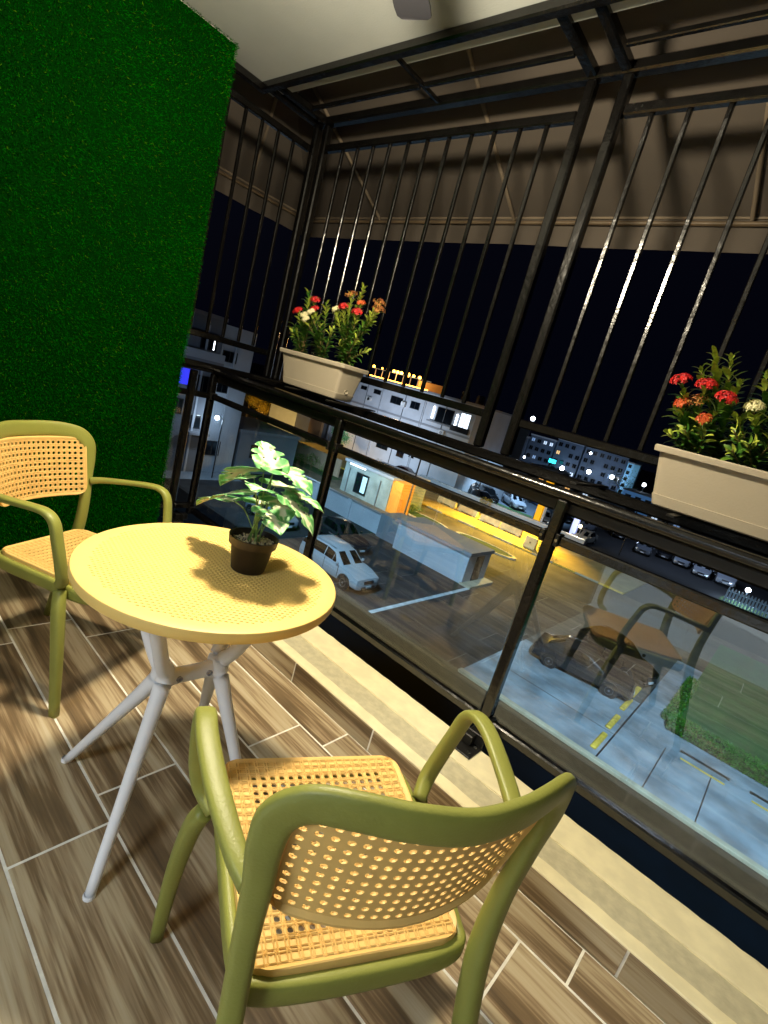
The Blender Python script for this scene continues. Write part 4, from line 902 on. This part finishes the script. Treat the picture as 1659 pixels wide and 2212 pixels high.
# fence wall with plants on the left, amber road in front
t = thing('plaster_wall', 'long pale plaster wall with a planted bed in front, beyond the left glass', 'wall', (-50, 38, GZ), world=True); MB().box(-62, -37, 37.6, 37.8, GZ, GZ+1.9).build('wall_panel', mat('plaster_pink', '9a8570', .85, var=.1, scale=1), t)
SHR = leaf_mat('shrub_leaf', '223c12', '5d7a26')
def bush(label, x, y, h, r, n, m=SHR, group='bushes along the street', leaf=.16):
    t = thing('bush', label, 'bush', (x, y, GZ), group=group); MB().tube([(0, 0, 0), (.03, .02, h*.6)], [.05, .02], 6).build('trunk', STEM, t)
    P = rng.normal(size=(n, 3)); P /= np.linalg.norm(P, axis=1)[:, None]; P *= (rng.uniform(.35, 1, (n, 1)))**.5; P *= np.array([r, r, h/2])*(1+.25*np.sin(P[:, :1]*7+x)); P += np.array([0, 0, h*.55])
    leaf_cloud(P, leaf, m, 'crown', t); return t
k = 0; names = ['first', 'second', 'third', 'fourth', 'fifth', 'sixth', 'seventh', 'eighth', 'ninth', 'tenth']
for i in range(10): bush('%s shrub from the left in the bed before the plaster wall' % names[i], -58+2.2*i+random.uniform(-.3, .3), 36.9, 1.0+random.uniform(-.2, .5), .9, 300, group='shrubs in the bed before the plaster wall')
sheetg('planted_bed', -62, -36, 35.6, 37.6, 3, LAWN)
light('SPOT', 'left_amber_street_light', (-52, 31, -3.5), 22000, (1, .60, .16), .2, target=(-54, 36.8, -9), spot_size=math.radians(100), spot_blend=.7)
light('SPOT', 'left_block_floodlight', (-24, 9, -1), 800, (.55, .72, 1), .3, target=(-36.5, 20, -5), spot_size=math.radians(60), spot_blend=.6)
light('SPOT', 'white_house_floodlight', (-44, 46, -3.5), 4500, (.72, .84, 1), .3, target=(-46, 55, -3.8), spot_size=math.radians(125), spot_blend=.6)
# trees behind the left wall
def tree(label, x, y, h, r, n, m=SHR, bare=False):
    t = thing('street_tree', label, 'tree', (x, y, GZ), group='trees near the street'); MB().tube(cr([(0, 0, 0), (.1, 0, h*.3), (-.05, .1, h*.6), (.05, 0, h*.8)], 4), [.12*(1-.7*i/12) for i in range(13)], 8).build('trunk', STEM, t)
    m_ = MB()
    for i in range(7): a = i*.9; m_.tube(cr([(0, 0, h*(.45+.04*i)), (r*.4*math.cos(a), r*.4*math.sin(a), h*(.62+.03*i)), (r*.8*math.cos(a), r*.8*math.sin(a), h*(.7+.04*i))], 3), [.05, .045, .04, .03, .025, .02, .012], 5)
    m_.build('branches', STEM, t); C_ = [(r*.6*math.cos(i*1.3), r*.6*math.sin(i*1.3), h*(.65+.07*(i % 5))) for i in range(9)]
    P = np.concatenate([rng.normal(size=(n//9, 3))*r*.28+np.array(c) for c in C_]); leaf_cloud(P, .22, m, 'crown', t)
tree('yellowish lit tree behind the plaster wall beside the grey house', -62, 44, 4.2, 1.6, 1500, leaf_mat('amber_leaf', '5a4a10', 'b59a2a')); tree('thin twiggy tree left of the orange house', -67.5, 46, 4.6, 1.7, 900)
tree('small palm-like tree in front of the white house', -51, 50.5, 3.0, 1.3, 1200, leaf_mat('teal_leaf', '10402a', '2f8a55'))
# blue-white sign board on a post
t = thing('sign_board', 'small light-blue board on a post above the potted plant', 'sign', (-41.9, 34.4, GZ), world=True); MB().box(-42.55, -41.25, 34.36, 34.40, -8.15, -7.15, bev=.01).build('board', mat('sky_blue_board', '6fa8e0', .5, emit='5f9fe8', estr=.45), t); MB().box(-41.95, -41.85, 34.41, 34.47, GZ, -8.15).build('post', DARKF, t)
# street: amber pillar, low wall, barriers, islands
t = thing('low_wall', 'long low white-topped wall on the far side of the amber sidewalk', 'wall', (-28, 53.6, GZ), world=True); MB().box(-38, -15.5, 53.5, 53.8, GZ, GZ+.75).build('wall_panel', WW, t); MB().box(-38, -15.5, 53.42, 53.88, GZ+.752, GZ+.85).build('coping', WHT2, t)
t = thing('amber_pillar', 'tall square pillar lit bright yellow beside the sidewalk', 'pillar', (-21.4, 54.3, GZ), world=True); MB().box(-21.75, -21.05, 54, 54.7, GZ, -3.6, bev=.03).build('shaft', mat('yellow_pillar', 'd9a400', .6, emit='ffb400', estr=.55), t); MB().box(-20.9, -20.7, 54.0, 54.2, GZ, -3.9).build('edge_post', WW, t)  # emission put into the shaft makes it look lit yellow
t = thing('white_pillar', 'bluish white pillar behind the glass post, right of the yellow pillar', 'pillar', (-17.6, 55.2, GZ), world=True); MB().box(-17.8, -17.2, 55, 55.5, GZ, -4.4, bev=.03).build('shaft', mat('blue_white_pillar', 'a8bcff', .6, emit='8fa8ff', estr=.35), t); MB().box(-18.0, -17.0, 54.8, 55.7, GZ+.002, GZ+.3).build('plinth', WW, t)  # blue light on the white shaft is put in as emission
BAR = mat('barrier_concrete', 'cdbb8a', .8, var=.15, scale=2)
labs = ['leftmost pale concrete barrier on the amber sidewalk', 'second concrete barrier, right beside the leftmost one', 'third concrete barrier, in the middle of the amber sidewalk', 'fourth concrete barrier, left of the upright block', 'upright pierced concrete block at the right end of the barriers']
for i, (x, y) in enumerate(((-28.2, 46), (-25.4, 46), (-22.6, 45.9), (-20.2, 45.9), (-16.9, 43.4))):
    L = 1.15 if i < 4 else .55; t = thing('concrete_barrier', labs[i], 'barrier', (x, y, GZ+.12), group='concrete barriers on the sidewalk')
    if i < 4:
        MB().rings([[(xx, -.30, .12), (xx, -.22, .30), (xx, -.10, .85), (xx, .10, .85), (xx, .22, .30), (xx, .30, .12)] for xx in (-L, L)]).build('body', BAR, t)
        for sx in (-.75, .75): MB().box(sx*L-.2, sx*L+.2, -.28, .28, 0, .118).build('foot', BAR, t)
    else:
        MB().rings([[(xx, -.30, 0), (xx, -.14, 1.0), (xx, .14, 1.0), (xx, .30, 0)] for xx in (-L, L)]).build('body', BAR, t); MB().lathe([(0, -.01), (.09, -.01), (.09, .02)], (0, -.232, .5), 12, 'Y').build('hole', DARKF, t)
bush('dark rounded bush beside the upright concrete block', -15.6, 43.6, 1.3, .8, 700)
bush('bush with yellow leaves in front of the black cars', -27.5, 53.0, 1.2, .8, 500, leaf_mat('yellow_leaf', '6a5a08', 'c8a818'))
bush('scrubby green bush on the traffic island by the gatehouse', -26.8, 37.2, .8, 1.4, 900); bush('green bush at the lot entrance beside the pillar', -41.5, 49, 1.3, .9, 500)
for (x, y, lab) in ((-25, 37.3, 'oval kerbed traffic island with scrubby plants'), (-18.4, 37.8, 'oval kerbed traffic island in the middle of the worn road')):
    t = thing('traffic_island', lab, 'traffic island', (x, y, GZ), group='traffic islands in the road'); R = []
    for rr, z in ((1, 0.005), (1, .12), (.93, .14), (.88, .13), (.86, .08)): R.append([(3.0*rr*math.cos(a*.2618), 1.0*rr*math.sin(a*.2618), z) for a in range(24)])
    MB().rings(R, cap=False).build('kerb_ring', KERB, t); MB().add([(2.6*math.cos(a*.2618), .88*math.sin(a*.2618), .09) for a in range(24)], [tuple(range(24))]).build('bed', LAWN, t)
light('SPOT', 'amber_street_light', (-20.5, 49, -2.6), 40000, (1, .60, .05), .25, target=(-20.5, 44, -9), spot_size=math.radians(112), spot_blend=.8)
# lamps
def lamp(label, x, y, h, m, power, col, glob=.16, arm=.5, head='globe'):
    t = thing('street_lamp', label, 'street lamp', (x, y, GZ), group='street lamps'); MB().tube([(0, 0, 0), (0, 0, h-.2)], .05, 8).build('pole', DARKF, t); MB().tube([(0, 0, h-.2), (0, -arm*.5, h-.02), (0, -arm, h)], .03, 6).build('arm', DARKF, t)
    MB().lathe([(.01, -glob), (glob*.7, -glob*.7), (glob, 0), (glob*.7, glob*.7), (.01, glob)], (0, -arm, h-.12), 12).build('lamp_head', m, t, True)
    if power: light('POINT', 'street_lamp_light', (x, y-arm, GZ+h-.45), power, col, .15)
lamp('bright white lamp on a pole before the left apartment block', -34.6, 21.6, 4.9, LAMPW, 160, (.6, .8, 1), .17)
lamp('street lamp beside the silver sedan, right of the white pillar', -16.4, 53.9, 2.2, LAMPY, 250, (1, .85, .6), .18)
lamp('street lamp over the white picket fence at the right edge', -1.3, 57.6, 1.7, LAMPW, 700, (.6, .78, 1), .22)
lamp('lone white street lamp high above the dark apartment blocks', -52, 110, 12.6, LAMPW, 0, (1, 1, 1), .5)
for (x, z, s_, lab) in ((-41.7, -5.0, .8, 'white street lamp below the cyan sign light'), (-36, -4.0, .75, 'white street lamp before the middle of the far apartments'), (-31.2, -3.6, .75, 'white street lamp left of the pale tower'), (-24.9, -3.2, .6, 'white street lamp beside the planter edge'), (-51, -5.2, .4, 'dim small lamp low before the far apartments'), (-37, -.2, .4, 'small lamp just under the cage rail')): lamp(lab, x, 110, z-GZ, LAMPW, 900 if s_ > .5 else 0, (.6, .78, 1), s_*.6)
# picket fence
t = thing('picket_fence', 'white picket fence lit by a street lamp at the right edge', 'fence', (0, 56, GZ), world=True); WPF = mat('picket_paint', 'b8c8dc', .6)
for z in (.35, 1.0): MB().box(-2.7, 6, 56.05, 56.1, GZ+z, GZ+z+.08).build('rail', WPF, t)
pk = MB(); pk.rings([[(-.07, 0, 0), (.07, 0, 0), (.07, .03, 0), (-.07, .03, 0)], [(-.07, 0, 1.25), (.07, 0, 1.25), (.07, .03, 1.25), (-.07, .03, 1.25)], [(-.005, 0, 1.42), (.005, 0, 1.42), (.005, .03, 1.42), (-.005, .03, 1.42)]]); pkm = pk.mesh('picket', WPF)
for i in range(34): o = link('picket', pkm, t); o.location = (-2.6+i*.26, 0, 0)
sheetg('fence_verge', -3, 8, 55.2, 58, 3, LAWN)
# shopfront with a cyan sign (the letters are unreadable strokes), purple tube, lit porch
t = B_('corner_house', 'dark house with a cyan neon sign, a purple light tube and a lit porch', -47, -31, 60, 70, -5.6, WG)
MB().box(-39.7, -37.2, 59.8, 59.95, -9.0+.25, -7.7).build('sign_panel', mat('sign_dark', '06181c', .4), t)
for i, hgt in enumerate((.5, .42, .55, .45, .5, .4)): MB().box(-39.5+.37*i, -39.5+.37*i+.22, 59.70, 59.79, -8.35, -8.35+hgt).build('sign_stroke', CYAN, t)
MB().box(-39.5, -37.4, 59.70, 59.79, -8.62, -8.5).build('sign_underline', CYAN, t)
MB().tube([(-34.6, 59.5, -8.9), (-34.2, 59.5, -7.0)], .07, 6).build('light_tube', PURP, t); MB().box(-36.5, -33, 59.6, 60, -6.7, -6.5).build('porch_light', TUBE, t)
for x in (-45, -42.5): win(t, (x, -8.2), (x+1.4, -6.8), 'Y', 60, LIT if x > -44 else None)
MB().box(-47.5, -40, 58.6, 59.9, -6.6, -6.4).build('porch_roof', SLAB, t)
for x in (-47, -44.2, -40.3): MB().box(x, x+.25, 58.7, 58.95, GZ, -6.61).build('porch_post', WW, t)
light('POINT', 'porch_glow', (-35, 58.6, -7), 420, (.62, .6, 1), .3)
sheetg('verge', -48, -24, 57, 60, 4, LAWN); sheetg('pale_lot', -34, -20, 56, 78, 3, mat('pale_lot', '3c4856', .85, var=.15, scale=.6))
light('SPOT', 'lot_floodlight', (-27, 57, 1.5), 20000, (.5, .75, 1), .3, target=(-28.5, 62, -9), spot_size=math.radians(80), spot_blend=.7)
# dark tall block, far apartments, pale tower
t = B_('tall_dark_block', 'narrow unlit block standing right of the terrace building', -41, -38.0, 70, 80, 2.1, mat('dim_wall', '3a4450', .8))
for z in range(5): win(t, (-40.4, -5.6+1.5*z), (-38.6, -4.8+1.5*z), 'Y', 70)
LITD = [mat('far_lit_white', 'dfe8f4', .5, emit='cfe4ff', estr=.8), mat('far_lit_warm', 'ffd9a0', .5, emit='ffc070', estr=.8), mat('far_lit_dim', 'a8c0d8', .5, emit='9fc4ff', estr=.3)]
FB = mat('far_wall', '3c495a', .85, var=.2, scale=.15)
for k, (x0, x1, z1, lab) in enumerate(((-58, -52.5, -.8, 'leftmost dim apartment block far beyond the lot'), (-52.2, -46, .2, 'second dim apartment block from the left, far away'), (-45.6, -39.6, .9, 'third dim apartment block, behind the cyan sign light'), (-39.2, -30, 1.0, 'widest dim apartment block, left of the pale tower'))):
    t = B_('far_apartment_block', lab, x0, x1, 112, 124, z1, FB, 'dim apartment blocks far beyond the lot')
    nx = int((x1-x0)/1.5)
    for i in range(nx):
        for j in range(5):
            if random.random() < .85: win(t, (x0+.4+1.5*i, z1-1.6-1.9*j), (x0+1.3+1.5*i, z1-.7-1.9*j), 'Y', 112, LITD[random.randrange(3)] if random.random() < .16 else None, d=.12)
t = B_('pale_tower', 'slim pale blue tower side with a column of dark windows, beside the window box', -29.6, -28.4, 111, 116, .2, mat('pale_blue_wall', '7fb0cc', .8, emit='6fb8e0', estr=.22), 'dim apartment blocks far beyond the lot')  # weak blue emission in the wall makes the tower look lit
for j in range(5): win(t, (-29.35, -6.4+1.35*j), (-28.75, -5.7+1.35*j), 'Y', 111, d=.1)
MB().box(-45.2, -43.6, 109.6, 109.7, -4.7, -3.9).build('cyan_billboard', CYAN, None); tag(bpy.data.objects['cyan_billboard'], 'small glowing cyan billboard above a street lamp, far away', 'billboard')
tree('dark tree mass right of the pale tower', -26.5, 100, 7, 3, 1500)
t = B_('blue_lit_house', 'blue-lit house front just left of the right window box', -24.5, -19, 95, 101, -4.2, mat('blue_lit_wall', '7fa8d8', .8, emit='5f9fe8', estr=.18))  # wall emission stands in for blue light on the house front
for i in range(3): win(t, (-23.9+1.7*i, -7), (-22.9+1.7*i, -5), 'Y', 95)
light('SPOT', 'far_floodlight', (-38, 92, 4), 9000, (.5, .7, 1), .5, target=(-40, 112, -4), spot_size=math.radians(90), spot_blend=.8)
light('SPOT', 'road_floodlight', (-9, 60, 2), 3500, (.55, .7, 1), .5, target=(-9, 65, -9), spot_size=math.radians(110), spot_blend=.8)
MB().box(-9, 12, 76, 76.3, GZ, GZ+1.3).build('pale_far_wall', WW, None); tag(bpy.data.objects['pale_far_wall'], 'long pale wall behind the row of white cars', 'wall')

light('SPOT', 'gatehouse_flood', (-30, 27, -2), 9000, (.6, .85, 1), .3, target=(-30, 35, -8), spot_size=math.radians(100), spot_blend=.7)
light('SPOT', 'road_wash', (-22, 33, -1), 4200, (1, .74, .42), .3, target=(-22, 38, -9), spot_size=math.radians(120), spot_blend=.9)

for i, (lab, x, y, rz, c, k) in enumerate((('dark car left of the three parked in the lit lot', -33.5, 60, -40, '0d0e12', 'hatch'), ('grey car behind the black SUV in the lit lot', -33, 66, -40, '4a5260', 'sedan'),
    ('black car at the right edge of the lit lot', -23.5, 66, -30, '0a0b0e', 'sedan'), ('dark car between the nose-on white sedan and the long van', -16.8, 70, -60, '15181c', 'hatch'),
    ('dark car in the shade left of the row of white cars', -10.3, 68, -85, '14161a', 'sedan'), ('dark hatchback behind the middle white car', -7.2, 71, -85, '1a1d22', 'hatch'), ('black car beside the last white SUV of the row', -4.9, 69.5, -85, '101216', 'sedan'),
    ('pale car parked before the low wall, left end', -36.5, 56.5, -10, 'a7b0bc', 'sedan'), ('white hatchback half hidden by the pillar', -22.5, 58.5, -60, '98a2b0', 'hatch'))): car(lab, (x, y, GZ), rz, c, k, g2)

# wear on the ground and small things on the buildings
PATCH = mat('asphalt_patch', '131417', .95, var=.3, scale=2); STAIN = mat('oil_stain', '0c0d0f', .5, var=.4, scale=3)
for (x, y, w_, h_, m_, lv) in ((-16.5, 23, 2.2, .9, PATCH, 3), (-11.5, 21.5, 1.4, 2.6, PATCH, 3), (-24, 25.4, 3, .8, PATCH, 3), (-10.3, 26.5, 2.6, 1.1, PATCH, 3), (-18.6, 21.2, .7, .5, STAIN, 3.5), (-12.2, 19.4, .8, .6, STAIN, 3.5)):
    V = [(x+w_/2*(1+.18*math.sin(3*a))*math.cos(a), y+h_/2*(1+.2*math.cos(2*a+x))*math.sin(a), GZ+.004*lv) for a in [k*math.pi/12 for k in range(24)]]
    MB().add(V, [tuple(range(24))]).build('surface_patch', m_, bpy.data.objects['parking_lot'])
for nm, y_, xs_ in (('terrace_building', 55, (-56.5, -52.4, -49.4, -45.0, -41.6, -38)), ('gatehouse', 34.2, (-32.2, -28.2))):
    o = bpy.data.objects[nm]; z1 = 1.2 if nm[0] == 't' else -6.6
    for x in xs_: MB().box(x, x+.07, y_-.10, y_-.03, GZ, z1).build('drain_pipe', mat('grey_pipe', '4c5157', .6), o)
o = bpy.data.objects['terrace_building']
for x, z in ((-55.6, -5.2), (-46.6, -4.9), (-51.9, -1.2), (-38.0, -2.6)):
    f_ = MB().box(x, x+.85, 54.62, 54.99, z, z+.6).build('air_conditioner', WHT2, o); MB().lathe([(0, -.01), (.22, -.01), (.22, .02)], (x+.42, 54.60, z+.3), 14, 'Y').build('fan_grille', DARKF, f_, None, off=tuple(o['_o']))
for x in (-39, -36.5): MB().lathe([(.6, 2.36), (.62, 3.4), (.5, 3.6), (0, 3.65)], (x, 60, 0), 18).build('water_tank', mat('tank_plastic', '20242c', .5), o, 40)
for (x, y) in ((-46.5, 54.2), (-57, 54.2), (-43.2, 54.0)): pass

# low dark houses between the lot and the far blocks, and a pole line
lab_ = ['low dark house with a lit window, right of the narrow unlit block', 'low dark house with two warm windows beyond the dark road', 'small flat-roofed shop with a white lit front beyond the dark road', 'low house with a lit porch, farthest right of the far row']
for i, (x0, x1, y_, z1) in enumerate(((-37.5, -32.5, 84, -4.4), (-31.8, -26, 86, -4.9), (-25, -20, 83, -5.4), (-17.5, -11, 86, -5.2))):
    t = B_('low_house', lab_[i], x0, x1, y_, y_+6, z1, mat('dim_wall', '3a4450', .8), 'low houses beyond the dark road')
    for k in range(3): win(t, (x0+.6+1.6*k, z1-2.2), (x0+1.6+1.6*k, z1-1.2), 'Y', y_, LITD[(i+k) % 3] if (i+k) % 2 else None)
    MB().box(x0-.3, x1+.3, y_-.9, y_-.121, z1-2.6, z1-2.5).build('awning', SLAB, t)
for i, (x, y, lab) in enumerate(((-31, 56.8, 'thin utility pole by the lit lot'), (-12.8, 57.5, 'thin utility pole beside the dark road'), (-24, 33.2, 'utility pole by the gatehouse, near the traffic island'))):
    t = thing('utility_pole', lab, 'pole', (x, y, GZ), group='utility poles'); MB().tube([(0, 0, 0), (.05, 0, 6.2)], .07, 8).build('pole', DARKF, t); MB().box(-.7, .7, -.04, .04, 5.7, 5.8).build('crossarm', DARKF, t)
